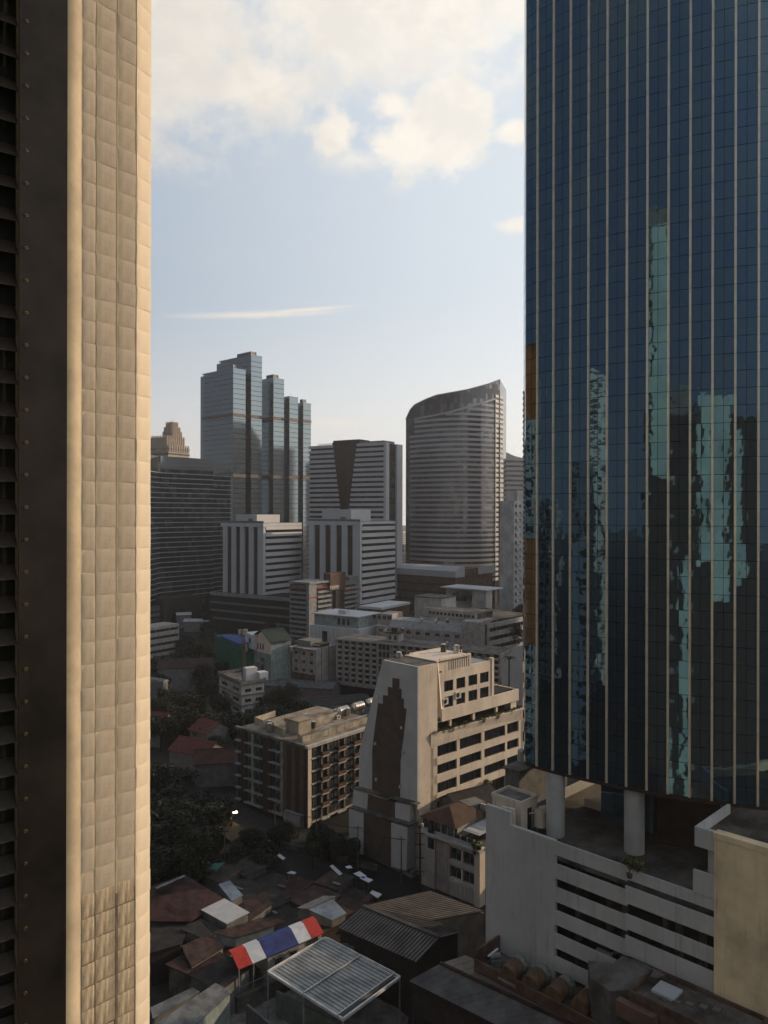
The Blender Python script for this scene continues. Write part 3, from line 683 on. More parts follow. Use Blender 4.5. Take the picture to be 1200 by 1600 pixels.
for fr, colz, mname in ((Fr(P2, 47), [(128.5, 148.5), (150.5, 180.5), (184.5, 211)], 0), (Fr(P2, 66), [(213.5, 234.6)], 1)):
    for ci, (p, q) in enumerate(colz):
        u0, u1 = fr.u(p), fr.u(q); ms = [tile_mesh(u1-u0, TP-.0028, 40*ci+k+mname*200) for k in range(5)]
        if mname:
            for me in ms: me.materials[0] = M['render']
        dirty = []
        for me in ms:
            me2 = me.copy(); me2.materials[0] = M['tiledirt']; dirty.append(me2)
        zz = ZB+.05
        while zz < ZT-TP:
            jz = rg.uniform(-.001, .001); off = .0012 if mname == 0 else .0005
            w0 = Vector(lw(fr.o))+fr.d*(u0+(rg.uniform(0, .0022) if mname else 0))+fr.n*(off+rg.uniform(-.0004, .0008))
            o = link('tile', rg.choice(dirty if (mname == 0 and zz < 68.28+rg.uniform(-.06, .1)) else ms), fn, (w0.x, w0.y, zz+jz), (rg.gauss(0, .006), 0, fr.t+rg.gauss(0, .010)))
            zz += TP
    if mname == 0:
        for p in (149.5, 182.3, 212.2):                # raised paint-filled joints
            u0 = fr.u(p); w0 = Vector(lw(fr.o))+fr.d*u0; pts = []
            mb = MB(); wv_ = .0022; nn = 120; vs = []; fs = []
            for i in range(nn+1):
                z = ZB+(ZT-ZB)*i/nn; jx = rg.uniform(-.0008, .0008); o1 = w0+fr.d*(jx-wv_)-fr.n*.001; o2 = w0+fr.d*jx+fr.n*(.0032+rg.uniform(-.0008, .0008)); o3 = w0+fr.d*(jx+wv_)-fr.n*.001
                vs += [(o1.x, o1.y, z), (o2.x, o2.y, z), (o3.x, o3.y, z)]
            for i in range(nn): a_ = i*3; fs += [(a_, a_+1, a_+4, a_+3), (a_+1, a_+2, a_+5, a_+4)]
            mb.add(vs, fs); smooth(mb.build('joint_ridge', M['render'], fn), 80)
f0 = Fr(P2, 47)
for z0, z1, m_ in ((ZB+.02, 68.3, 'grout'), (68.305, ZT-.02, 'jointpaint')):
    a0 = Vector(lw(P2))+f0.d*f0.u(128)+f0.n*.0006; a1 = Vector(lw(P2))+f0.d*f0.u(213)+f0.n*.0006
    MB().add([(a0.x, a0.y, z0), (a1.x, a1.y, z0), (a1.x, a1.y, z1), (a0.x, a0.y, z1)], [(0, 1, 2, 3)]).build('grout_layer', M[m_], fn)
# dark louvre panel
lf = Fr(P0, 40); lo = tag(link('louvre_panel', None, None, (P0[0], P0[1], 0), (0, 0, radians(40))), 'dark bronze metal louvre panel with a row of screws at the far left', 'louvre')
ua, ub_, uc_ = lf.u(-160), lf.u(29), lf.u(103)
MB().box(ub_, -.012, ZB+.02, uc_, -.004, ZT-.02).build('flange', M['darkmetal'], lo)
MB().box(ub_-.004, -.020, ZB+.03, lf.u(45), -.0125, ZT-.03).build('edge_strip', M['darkmetal'], lo)
MB().box(ua, .05, ZB+.02, ub_, .058, ZT-.02).build('back_plate', M['black'], lo)
sp = .1315; z = ZB+.1; smesh = MB().loft([(ua, -.012, 0), (ub_-.006, -.012, 0), (ub_-.006, -.008, 0), (ua, -.008, 0)], [(ua, .035, .062), (ub_-.006, .035, .062), (ub_-.006, .039, .062), (ua, .039, .062)]).mesh('slat', M['slatbrown'])
scm = MB().cyl((0, 0, 0), (0, -.003, 0), .0075, 14, .0062, mi=0); scm.cyl((0, -.003, 0), (0, -.0036, 0), .0036, 14, .0034, mi=1); scm = scm.mesh('screw', [M['brass'], M['black']])
while z < ZT-.1:
    link('slat', smesh, lo, (0, 0, z)); link('screw', scm, lo, ((lf.u(38.5)), -.0125 if False else -.0202, z+.03)); z += sp
# ---------------------------------------------------------------- far glass tower of stepped bays
YT = 600
ft = link('stepped_glass_tower', None, None, (P(364, 800, YT).x, YT, 0)); tag(ft, 'blue green glass skyscraper stepping down to the right in sawtooth bays', 'skyscraper')
stg = [(364, 600, 316, 383.5, 577, 12), (392, 611, 342, 409, 556, 12), (427, 622, 398, 443.5, 592, 10), (452, 631, 436, 465.5, 621, 8), (473.5, 640, 458, 485.5, 631, 8)]
for n_, (pc, Y, pl, pr, py, dd) in enumerate(stg):
    f = Bld.__new__(Bld); f.X, f.Y = (pc-600)/1200*Y, Y; f.t = radians(48); f.c, f.s = cos(f.t), sin(f.t)
    LU = f.u(pr); LV = f.v(pl); z1 = H+(800-py)/1200*Y
    r = link('bay', None, ft, (f.X-ft.location.x, f.Y-ft.location.y, 0), (0, 0, f.t))
    ch = LV*.22 if n_ == 0 else LV*.12
    pts = [(0, 0), (LU, 0), (LU, LV+6), (LU*.3, LV+6), (0, LV)]
    if n_ < 2: pts = [(0, 0), (LU, 0), (LU, LV+8), (LU*.3, LV+8), (2.5, LV), (0, LV-2)]
    MB().prism(pts, 0, z1).build('glass_wall', M['gfacet'], r)
    mb = MB(); z = 22
    while z < z1-2:
        mb.box(-.12, -.12, z, LU+.1, LV*.99, z+.35); z += 3.9
    mb.build('floor_line', M['goffice'], r)
    for zb in (H+(800-648)/1200*600, H+(800-743)/1200*600):
        mb = MB(); mb.box(-.3, -.3, zb-1.4, LU+.25, LV, zb+1.2); mb.build('stone_band', M['gband'], r)
    mb = MB(); mb.box(-.15, -.15, z1, LU+.1, .4, z1+1.0); mb.box(-.15, .4, z1, .4, LV, z1+1.0); mb.build('parapet', M['gfacet'], r)
    if n_ in (1, 2, 4): MB().box(LU*.2, 3, z1, LU*.7, LV*.5, z1+4.2).build('plant_room', M['grey'], r)
    for k in range(3): MB().cyl((1+k*2.2, 1+k, z1), (1+k*2.2, 1+k, z1+4), .12, 5).build('mast', M['steel'], r)
# ---------------------------------------------------------------- ornate tower peeping over the office roof
q = Bld('ornate_tower_crown', 'sunlit beige tower with a stepped ribbed crown behind the dark office block', 'apartment tower', 262, 900, 60)
bz = lambda py: H+(800-py)/1200*900
lay = [(226, 289, 800, 698, 0), (226, 282, 698, 684, 3), (249, 278, 684, 676, 6), (251, 275.5, 676, 669, 8), (254, 272, 669, 661, 10)]
bc = mat('beige tower', (.42,.34,.26), streak=.2)
for k, (xl, xr, yb, yt, off) in enumerate(lay):
    w_ = (xr-xl)/1200*900; x0 = (xl-600)/1200*900
    cx, cy = q.loc(x0+w_/2, 915)
    h2 = w_/2*.72
    q.bx('tier', bc, cx-h2, cy-h2, 0 if k == 0 else bz(yb), cx+h2, cy+h2, bz(yt))
    mb = MB(); n_ = 9
    for i in range(n_):
        a = cx-h2+(2*h2)*(i+.3)/n_; mb.box(a, cy-h2-.8, bz(yb)-(0 if k else -70), a+h2*.09, cy-h2+.2, bz(yt)+2.0)
        c_ = cy-h2+(2*h2)*(i+.3)/n_; mb.box(cx-h2-.8, c_, bz(yb)-(0 if k else -70), cx-h2+.2, c_+h2*.09, bz(yt)+2.0)
    mb.build('buttress', bc, q.r)
    if k == 0:
        for j in range(3): q.bx('balcony_band', M['goffice'], cx-h2-.4, cy-h2-.4, bz(yt)-4-j*6, cx+h2+.4, cy+h2+.4, bz(yt)-2.2-j*6)
MB().cyl((cx, cy, bz(661)), (cx, cy, bz(652)), .4, 6, .1).build('mast', bc, q.r)
# ---------------------------------------------------------------- dark banded office (left)
b = Bld('dark_banded_office', 'dark glass office tower with thin pale floor ledges, left of the stepped glass tower', 'office tower', 251, 480, 52)
zt = b.zu(713); LU = b.u(333); 
b.bx('glass_body', M['goffice'], 0, 0, 0, LU, 45, zt-8); 
b.bx('crown', M['gfacet'], -.3, -.3, zt-8, LU+.3, 45, zt)
zt4 = zt-10
b.bx('rear_wing', M['goffice'], LU, 4, 0, b.u(360, 4), 40, zt4); b.bx('wing_crown', M['gfacet'], LU+.31, 3.7, zt4, b.u(360, 4)+.3, 40, zt-1.5)
lf_ = b.v(225)
MB().prism([(0, -.02), (0, 30), (-22, 22), (-14, -9.5)], 0, zt-.5).build('corner_wing', M['goffice'], b.r)
z = 16; 
while z < zt-9:
    mb = MB(); mb.box(-.05, -.8, z, LU+.2, 0, z+.55); mb.build('floor_ledge', M['darkstripe'], b.r)
    MB().prism([(0.0, -.85), (.0, .5), (-14.2, -8.6), (-14.2, -10.2)], z+.02, z+.5).build('floor_ledge', M['darkstripe'], b.r)
    MB().box(LU+.25, 3.4, z, b.u(360, 4)+.2, 4, z+.5).build('floor_ledge', M['darkstripe'], b.r)
    z += 3.12
b.bx('podium', M['brown'], -8, -14, 0, 20, 10, 17); b.bx('podium_glass', M['goffice'], 20.1, -10, 0, 40, 10, 14)
# ---------------------------------------------------------------- the two white blocks with vertical strips
def twin(px, Y, pr, pl, ptop, label, tops):
    b = Bld('striped_office_block', label, 'office building', px, Y, 57, 'pair of white office blocks with dark strips')
    LU, LV = b.u(pr), b.v(pl); zt = b.zu(ptop); zb = 17
    b.bx('glass_core', M['gbrown'], .8, .8, 0, LU-.8, LV-.8, zt-1)
    n_ = 5; sw = LV/(n_*2-1+.6)
    b.bx('pier', M['stripe'], -.2, 0, zb, 1.6, sw*1.3, zt-1.5)
    for k in range(1, n_+1):
        v0 = sw*1.3+sw*2*k-sw*1.0-sw*.0
        if v0+sw*.9 <= LV+.5: b.bx('pier', M['stripe'], -.5, v0, zb, 1.0, v0+sw*.9, zt-2.2)
    b.bx('top_band', M['stripe'], -.6, -.3, zt-2.2, 2.4, LV+.3, zt)
    z = zb
    while z < zt-2.2:
        b.bx('spandrel', M['stripe'], 1.65, -.35, z, LU+.35, LV*.5, z+2.2); z += 3.85
    b.bx('roof_band', M['stripe'], 2.45, -.36, zt-1.6, LU+.36, LV+.3, zt); b.bx('roof', M['deck'], .4, .4, zt, LU-.4, LV-.4, zt+.1)
    u0, u1, v0, v1, hh_ = tops
    b.bx('plant_room', M['stripe'], u0*LU, v0*LV, zt+.1, u1*LU, v1*LV, zt+hh_); b.bx('louvre', M['grey'], u0*LU-.1, (v0+.1)*LV, zt+1, u0*LU-.01, (v0+.2)*LV, zt+2.6)
    b.bx('edge_rail', M['grey'], .3, .3, zt+.1, .5, LV-.3, zt+1.3)
    return b
twin(412, 448, 470.5, 346.5, 818, 'left of the two white blocks with dark vertical strips, below the stepped glass tower', (.1, .7, .25, .75, 5))
twin(563, 440, 616.5, 480.5, 815, 'right of the two white blocks with dark vertical strips, before the larger striped tower', (.05, .6, .2, .75, 7))
# podium in front of the left one
b = Bld('parking_podium', 'long low dark parking deck with a pale edge below the left striped block', 'car park', 462, 418, 57+90-90)
lv_ = b.v(328); 
for k in range(4): b.bx('deck_edge', M['midgrey' if k == 0 else 'grey'], 0, 0, b.zu(941)-k*4.6, .6, lv_, b.zu(941)-k*4.6+(2.0 if k == 0 else 1.1))
b.bx('body', M['black'], .7, 0, 0, 30, lv_, b.zu(941)+.5)
# ---------------------------------------------------------------- the large striped tower behind
b = Bld('brown_glass_striped_tower', 'tall white striped tower with a brown glass wedge and white corner piers', 'office tower', 603, 520, 57)
zt = b.zu(694); LV = b.v(482); LU = b.u(628)
b.bx('glass_core', M['goffice'], 2, 1, 0, LU-.5, LV-.5, zt+.5)
b.bx('glass_core', M['goffice'], .6, 1, 0, 1.9, LV-.6, zt-2)
def seg(p, q, z0, z1, u0, m_, nm): b.bx(nm, m_, u0, b.v(q), z0, .7, b.v(p), z1)
z = 12; i = 0; nrow = int((zt-12)/3.45)
for k in range(nrow+1):
    z = 12+k*3.45
    f = max(0, min(1, (z-b.zu(800))/(zt-b.zu(800))))
    lft = 536.5-(536.5-526)*f - (6 if f > .97 else 0); rgt = 544.5+(557-544.5)*f
    if f <= 0: lft, rgt = 530, 545
    seg(482, lft, z, z+1.95, 0, M['stripe'], 'spandrel'); seg(rgt, 599.5, z, z+1.95, 0, M['stripe'], 'spandrel')
    if z > 60: seg(lft-1.5, lft+.2, z+1.96, z+3.4, .1, M['goffice'], 'step_glass')
MB().prism([(-.45, b.v(543.5)), (-.45, b.v(532)), (.9, b.v(530)), (.9, b.v(545))], 12, zt+2).build('brown_wedge', M['gbrown'], b.r)
mb = MB(); w0 = [(-.46, b.v(555)), (-.46, b.v(545)), (.9, b.v(545)), (.9, b.v(556))]
zz = b.zu(800)
mb.loft([(-.3, b.v(544), zz), (-.3, b.v(533), zz), (.95, b.v(533), zz), (.95, b.v(544), zz)], [(-.3, b.v(557), zt+3), (-.3, b.v(520), zt+3), (.95, b.v(520), zt+3), (.95, b.v(557), zt+3)]); mb.build('brown_wedge', M['gbrown'], b.r)
b.bx('crown', M['gbrown'], .96, b.v(560), zt+.6, 14, b.v(519), zt+4.6); b.bx('crown', M['midgrey'], 1.2, b.v(598), zt+.6, 15, b.v(560.2), zt+2.8)
for k in range(9): b.bx('roof_rail', M['steel'], .8, b.v(519-k*2.8), zt+.5, 1.0, b.v(518-k*2.8), zt+3)
b.bx('corner_pier', M['stripe'], -.3, -.3, 12, b.u(607.5), b.v(599.7), zt+1.2)
b.bx('end_pier', M['stripe'], b.u(619.5), -.4, 12, LU+.1, 6, zt+1.0)
b.bx('recess', M['gbrown'], b.u(607.6), 1.8, 0, b.u(619.4), 6, zt+.8)
# ---------------------------------------------------------------- the curved sail tower
st = link('sail_shaped_tower', None, None, (P(650, 800, 560).x, 560, 0)); tag(st, 'curved sail shaped striped tower with a glass crown rising to a point', 'skyscraper')
sx, sy = st.location.x, st.location.y
nn = 20; arc = []
for i in range(nn+1):
    t_ = i/nn; px = 634+(772-634)*t_; Y = 592-42*sin(pi*(.12+.62*t_)); arc.append((px, Y))
outl = [(632.5, 668), (634, 655.5), (638, 643.5), (648, 632.5), (665, 624), (682, 617.5), (729, 609), (764, 599.5), (780.5, 593)]
lowl = [(634, 700), (640, 660), (650, 655.5), (700, 645.5), (735, 635.5), (772, 624)]
def interp(tb, x):
    if x <= tb[0][0]: return tb[0][1]
    for (a, c), (d, e) in zip(tb, tb[1:]):
        if x <= d: return c+(e-c)*(x-a)/(d-a)
    return tb[-1][1]
def wp(px, Y, py=None, off=0): p = P(px, 800 if py is None else py, Y); return Vector((p.x-sx, p.y-sy, p.z))
arc2 = arc+[(781, 566)]
base = [wp(px, Y) for px, Y in arc2]; top = [wp(px, Y, interp(outl, px)) for px, Y in arc2]
A = [Vector((p.x, p.y, 0)) for p in base]; 
back = [Vector((base[-1].x+9, base[-1].y+28, 0)), Vector((base[0].x+22, base[0].y+34, 0))]
mb = MB(); n_ = len(A); zb_ = [top[-1].z-3, top[0].z]
mb.add(A+back+top+[Vector((back[0].x, back[0].y, zb_[0])), Vector((back[1].x, back[1].y, zb_[1]))], [(i, i+1, n_+2+i+1, n_+2+i) for i in range(n_+1)]+[(n_+1, 0, n_+2, 2*n_+3)]+[(i+n_+2, i+1+n_+2, 2*n_+3) for i in range(n_-1)]+[(2*n_+1, 2*n_+2, 2*n_+3)])
mb.build('glass_body', M['gsail'], st)
low = [interp(lowl, px) for px, Y in arc]
ztop = [H-(low[i]-800)/1200*arc[i][1] for i in range(nn+1)]
z = 20; FH = 3.62
def outw(i, d):
    a = base[max(0, i-1)]; c_ = base[min(nn, i+1)]; t_ = (c_-a); t_.z = 0; t_.normalize(); return Vector((base[i].x+t_.y*d, base[i].y-t_.x*d, 0))
while z < max(ztop):
    idx = [i for i in range(nn+1) if ztop[i] > z+1.2 and not (arc[i][0] < 634+ (z/165)*9)]
    if len(idx) > 1:
        o_ = [outw(i, .55) for i in idx]; n_ = [outw(i, -.25) for i in idx]
        loop = o_+n_[::-1]
        MB().loft([(p.x, p.y, z) for p in loop], [(p.x, p.y, z+1.75) for p in loop]).build('spandrel', M['stripe2'], st)
    z += FH
mb = MB()                                              # sloping rim under the crown
for i in range(2, nn): mb.bar(outw(i, .6)+Vector((0, 0, ztop[i]+.4)), outw(i+1, .6)+Vector((0, 0, ztop[i+1]+.4)), .6, 1.3)
mb.build('crown_rim', M['stripe'], st)
mb = MB()
for i in range(0, nn+1): mb.bar(top[i]+Vector((0, -.1, 0)), top[min(i+1, nn+1)]+Vector((0, -.1, 0)), .6, .9)
mb.build('roof_edge', M['midgrey'], st)
for i in range(1, nn, 1): MB().bar(top[i]+Vector((0, 0, .3)), Vector((back[1].x+(back[0].x-back[1].x)*i/nn, back[1].y+(back[0].y-back[1].y)*i/nn, zb_[1]+(zb_[0]-zb_[1])*i/nn+.3)), .35, .5).build('roof_rib', M['midgrey'], st)
# sunlit side facet with bands
fa = Vector((base[nn].x+.6, base[nn].y-.3, 0)); fb = Vector((P(785.7, 800, 572).x-sx, 572-sy, 0))
z = 20; zf = H+(800-617.5)/1200*566
MB().loft([(fa.x, fa.y, 0), (fb.x, fb.y, 0), (fb.x-2, fb.y+12, 0), (fa.x, fa.y+10, 0)], [(fa.x, fa.y, zf-3), (fb.x, fb.y, zf), (fb.x-2, fb.y+12, zf), (fa.x, fa.y+10, zf-3)]).build('side_glass', M['gsail'], st)
nrm = Vector((fb.y-fa.y, -(fb.x-fa.x), 0)).normalized()*.45
while z < zf-2:
    MB().loft([(*(fa)[:2], z), (*(fb)[:2], z), (*(fb+nrm)[:2], z), (*(fa+nrm)[:2], z)], [(*(fa)[:2], z+2.1), (*(fb)[:2], z+2.1), (*(fb+nrm)[:2], z+2.1), (*(fa+nrm)[:2], z+2.1)]).build('side_band', M['stripe'], st); z += FH
# ---------------------------------------------------------------- behind: curved roofed block and white balcony tower
b = Bld('grey_rounded_tower', 'hazy grey brown tower with a sagging roof line just right of the sail tower', 'office tower', 822, 650, 20)
us_ = [b.u(px) for px in (787, 795, 805, 815, 850)]; zs_ = [H+(800-y)/1200*650 for y in (705, 709, 713, 715, 716)]
mb = MB(); mb.loft([(u, 0, 0) for u in us_][::-1]+[(us_[0], 0, zs_[0])]+[(u, 0, z) for u, z in zip(us_[1:], zs_[1:])], [(u, 30, 0) for u in us_][::-1]+[(us_[0], 30, zs_[0])]+[(u, 30, z) for u, z in zip(us_[1:], zs_[1:])])
mb.build('body', M['stripe2'], b.r); z = 20
while z < zs_[-1]-2: b.bx('window_band', M['goffice'], us_[0]+.2, -.3, z, us_[-1], 0, z+1.5); z += 4
b = Bld('white_balcony_tower', 'slim white balcony tower at the edge of the glass tower', 'apartment tower', 803, 400, 30)
zt = b.zu(782); LU = b.u(835)
wall_grid(b, 'u', 0, 0, LU, 3, zt-.5, 5, 19, .42, .42, 'white', 'grey', 'gdark', .25, winobj=False)
b.bx('body', M['white'], .3, .45, 0, LU, 12, zt); b.bx('upper', M['white'], b.u(810), 1, zt, LU, 10, b.zu(766))
for j in range(18):
    zz = 3+(zt-3.5)/19*(j+.2)
    for uu in (b.u(806), b.u(818)): b.bx('balcony', M['white'], uu, -1.1, zz, uu+2.2, 0, zz+1.0)
# ---------------------------------------------------------------- low buildings at the foot of the sail tower
b = Bld('brick_red_hall', 'low brown block with a pale vaulted roof at the foot of the sail tower', 'building', 712, 500, 50)
zt = b.zu(898); LV = b.v(612); LU = b.u(770)
b.bx('wall', M['plum'], 0, 0, 0, LU, LV, zt-2)
for k in range(5): b.bx('window_band', M['gdark'], -.15, .5, zt-8-k*5.5, 0, LV-1, zt-6.4-k*5.5)
mb = MB(); r_ = 5
mb.loft([(-.5, -.5, zt-1.9), (-.5, -.5, zt+2.2), (3, -.5, zt+4.5), (10, -.5, zt+4.8), (10, -.5, zt-1.9)], [(-.5, LV, zt-1.9), (-.5, LV, zt+2.2), (3, LV, zt+4.5), (10, LV, zt+4.8), (10, LV, zt-1.9)]); mb.build('vaulted_roof', M['stripe'], b.r)
b.bx('stair_block', M['plum'], 10.2, -1, zt-2, LU, 14, zt+3.2); b.bx('white_end', M['stripe'], b.u(745), -1.6, zt-1, LU-.2, -1.01, zt+4)
# ---------------------------------------------------------------- white pavilion on planted roof, banded car park
b = Bld('white_banded_block', 'white block with dark horizontal bands and greenery along its roof', 'building', 754, 300, 50)
zt = b.zu(974); LV = b.v(655); LU = b.u(830)
b.bx('core', M['gdark'], .4, .4, 0, LU, LV-.4, zt-.2)
for k in range(7):
    z1 = zt-k*3.55
    b.bx('band', M['offwhite'], 0, 1.2, z1-2.1, .8, LV, z1)
    if k < 6: b.bx('band', M['offwhite'], 2.5, 0, z1-1.9-.6, LU, .8, z1-.6)
b.bx('stair_tower', M['pink'], -.6, -.6, 0, 2.4, 1.15, zt+1.2); b.bx('stair_glass', M['gdark'], .2, -.75, zt-13, 2.0, -.62, zt-.5)
b.bx('roof', M['deck'], .85, 1, zt-.15, LU, LV, zt+.05)
wl = 3.2
b.bx('roof_wall', M['offwhite'], 2, 4, zt+.06, 2.5, LV-1, zt+wl+.6)
for k in range(12):
    v = 5+k*(LV-8)/12; link('window', window_mesh(1.3, 1.2, 'v', 'grey', 'gdark', 1), b.r, (1.95, v, zt+1.3))
b.bx('roof_hall', M['deck'], 2.6, 4, zt+.06, 14, LV-1, zt+wl)
WB_ = b
b = Bld('white_pavilion', 'flat roofed white pavilion above the planted roof', 'house', 760, 372, 52)
zt = b.zu(921); 
b.bx('wall', M['offwhite'], 0, 0, 0, b.u(766)+2, b.v(738), zt-.6); b.bx('wing', M['offwhite'], 3, b.v(738), 0, 14, b.v(692), zt-.9)
b.bx('roof', M['stripe'], -1, -1, zt-.58, 15, b.v(690), zt); b.bx('window', M['gdark'], -.1, b.v(735), zt-6, -.01, b.v(712), zt-2); b.bx('window', M['gdark'], 2.85, b.v(722)-1, zt-7, 2.99, b.v(702), zt-3)
b = Bld('low_white_hall', 'long low white hall with a dark flat roof left of the white pavilion', 'building', 690, 345, 52)
zt = b.zu(935); b.bx('wall', M['offwhite'], 0, 0, 0, 12, b.v(648), zt); b.bx('roof', M['deck'], -.4, -.4, zt, 12.4, b.v(648)+.4, zt+.3)
b = Bld('white_gable_wall', 'plain bluish white gable wall beside a palm behind the cream office block', 'building', 800, 232, 50)
pts = [(b.v(784), 0), (b.v(784), b.zu(1046)), (b.v(791), b.zu(1028)), (b.v(806), b.zu(1008)), (0-4, b.zu(1006)), (-4, 0)]
MB().loft([(0, v, z) for v, z in pts], [(14, v, z) for v, z in pts]).build('wall', M['coolwhite'], b.r)
b.bx('rear_wall', M['coolwhite'], 4, -12, 0, 18, -4.02, b.zu(990)); 
for y in (1034, 1052): link('window', window_mesh(1.6, 1.5, 'v', 'grey', 'gdark', 1), b.r, (3.9, b.v(819), b.zu(y)))
# ---------------------------------------------------------------- balcony hotel and pink L-shaped block
b = Bld('balcony_hotel', 'long pinkish hotel with rows of small balconies behind the cream office block', 'hotel', 782, 262, 62)
# long face looks left; its far end is at px 526
LV = b.v(526); zt = b.hv(526, 999)[1]; zb = zt-6*2.72
nb = 22; 
cwv = LV/nb
mb = MB(); mb.box(.3, 0, zb-.4, 12, LV, zt-.01); mb.build('body', M['pink'], b.r)
b.bx('undercroft', M['black'], 1, .3, 0, 11.5, LV-.3, zb-.42)
b.bx('floor_edge', M['pink'], -.1, -.1, zb-.8, .29, LV+.1, zb-.2)
bm = MB().box(-.75, 0, 0, .29, cwv*.6, .62).mesh('balcony', M['offwhite']); wm = MB().box(.22, 0, 0, .29, cwv*.55, 1.3).mesh('window', M['gdark'])
vs0 = [b.v(609), b.v(594)]
for j in range(8):
    z = zb+j*2.04
    for i in range(nb):
        v = i*cwv
        if vs0[0] < v+cwv/2 < vs0[1]: continue
        link('window', wm, b.r, (0, v+cwv*.25, z+.5)); link('balcony', bm, b.r, (0, v+cwv*.1+(.45 if j % 2 else 0), z+.05))
for j in range(6):
    for k in range(3): b.bx('stair_window', M['brown'], .1, vs0[0]+.3+k*1.6, zb+j*2.72+.4, .29, vs0[0]+1.3+k*1.6, zb+j*2.72+2.4)
b.bx('eave', M['offwhite'], -.9, -.5, zt, 12.5, LV+.8, zt+.3); b.bx('roof', M['concrete'], -.6, -.2, zt+.31, 12.2, LV+.5, zt+.42)
uu, vv = b.hz(618, 1003, zt)
b.bx('roof_hut', M['offwhite'], 4, vv-2, zt+.43, 8, vv+3, zt+3.4); b.bx('hut_roof', M['brown'], 3.4, vv-2.6, zt+3.42, 8.6, vv+3.6, zt+3.7); b.bx('roof_tank', M['brown'], 5, vv-1, zt+3.71, 7, vv+1.4, zt+5.3)
for k in range(2): b.bx('window', M['gdark'], 3.9, vv-1.2+k*2.2, zt+1, 3.99, vv-.2+k*2.2, zt+2.6)
b = Bld('pink_stepped_block', 'pinkish white block with paired windows and a sloping roof behind the balcony hotel', 'building', 722, 300, 62)
LV = b.v(588); zt = b.hv(722, 988)[1]
wall_grid(b, 'v', 0, 0, LV, zt-6, zt, 9, 2, .5, .42, 'pink', 'grey', 'gdark', .2, nx=2)
b.bx('body', M['pink'], .5, 0, 0, 16, LV, zt-.02); b.bx('lower_wall', M['pink'], -.02, 0, 0, .48, LV, zt-6.02)
MB().loft([(0, 0, zt), (3, 0, zt+2.6), (12, 0, zt+2.6), (14, 0, zt)], [(0, LV*.85, zt), (3, LV*.85, zt+2.6), (12, LV*.85, zt+2.6), (14, LV*.85, zt)]).build('sloping_roof', M['midgrey'], b.r)
b.bx('end_tower', M['pink'], -.3, b.v(752), 0, 14, -.02, zt+4.5); b.bx('left_tower', M['pink'], 4, LV*.86, zt, 14, LV+1, zt+4.5)
for k in range(4): b.bx('window', M['gdark'], 3.9, LV*.87+k*1.2*2, zt+2.2, 3.99, LV*.87+1.6+k*2.4, zt+3.8)
# ---------------------------------------------------------------- mint roofed white block, grey hotel with sign
b = Bld('mint_glass_block', 'pale tiled block with mint glass upper storey in front of the grey hotel', 'building', 562, 315, 58)
LV = b.v(484); LU = b.u(592); zt = b.zu(984)
b.bx('wall', M['stripe'], 0, 0, 0, LU+6, LV, zt-.02)
for k in range(14): b.bx('wall_rib', M['offwhite'], -.12, k*LV/14, 8, 0, k*LV/14+.25, zt-.3)
b.bx('dark_window', M['gdark'], -.2, b.v(512), zt-12, -.13, b.v(504), zt-2)
b.bx('upper_glass', M['mint'], 2, 2, zt, LU+3, LV-1, zt+4.6); b.bx('flat_roof', M['stripe'], 1.2, 1.2, zt+4.61, LU+4, LV-.4, zt+5.0)
for k in range(3): b.bx('window', M['gdark'], 1.9, b.v(540)-k*2.4+4, zt+1, 1.99, b.v(540)-k*2.4+5.4, zt+3.6)
b.bx('roof_box', M['stripe'], 5, LV*.4, zt+5.01, 8, LV*.55, zt+6.6)
b = Bld('grey_hotel', 'grey hotel with red trim lines and a brown sign block on its roof', 'hotel', 483, 380, 55)
LV = b.v(452); LU = b.u(562); zt = b.zu(915)
b.bx('body', M['grey'], .5, .5, 0, LU, LV, zt); 
nst = 9; FHh = (zt-3)/12.5
for j in range(11):
    z = zt-2-(j+1)*FHh
    b.bx('floor_band', M['midgrey'], -.1, 1.6, z, .5, LV-.3, z+1.1); b.bx('floor_band', M['midgrey'], b.u(496), -.6, z, b.u(517), .5, z+1.1); b.bx('floor_band', M['midgrey'], b.u(537), -.6, z, LU, .5, z+1.1)
    b.bx('window_row', M['gdark'], b.u(497), .3, z+1.2, b.u(516), .49, z+FHh-.2); b.bx('window_row', M['gdark'], b.u(538), .3, z+1.2, b.u(556), .49, z+FHh-.2); b.bx('window_row', M['gdark'], .3, 2, z+1.2, .49, LV-1, z+FHh-.2)
b.bx('corner_pier', M['midgrey'], -.3, -.3, 0, b.u(494), 1.5, zt+.5); b.bx('dark_shaft', M['brown'], b.u(522), -1.2, 0, b.u(536), .4, zt-4)
rt = mat('red trim', (.30,.035,.03))
b.bx('red_trim', rt, -.4, 1.55, zt-2.2, -.11, LV, zt-1.7); b.bx('red_trim', rt, b.u(494.2), -.72, zt-2.2, b.u(521), -.61, zt-1.6); b.bx('red_trim', rt, -.4, -.42, zt-6.5, b.u(521), -.31, zt-6.0); b.bx('red_trim', rt, b.u(536.2), -.72, zt-5.5, LU, -.61, zt-5.0)
b.bx('roof_slab', M['midgrey'], -.5, -.8, zt+.51, b.u(514), LV+.3, zt+1.5)
b.bx('sign_block', M['terracotta'], b.u(513), -1.4, zt-3.8, b.u(537), 3, zt+5.0)
sg = link('sign_lettering', None, b.r, (b.u(512), -1.45, zt-3.2)); lx = 0
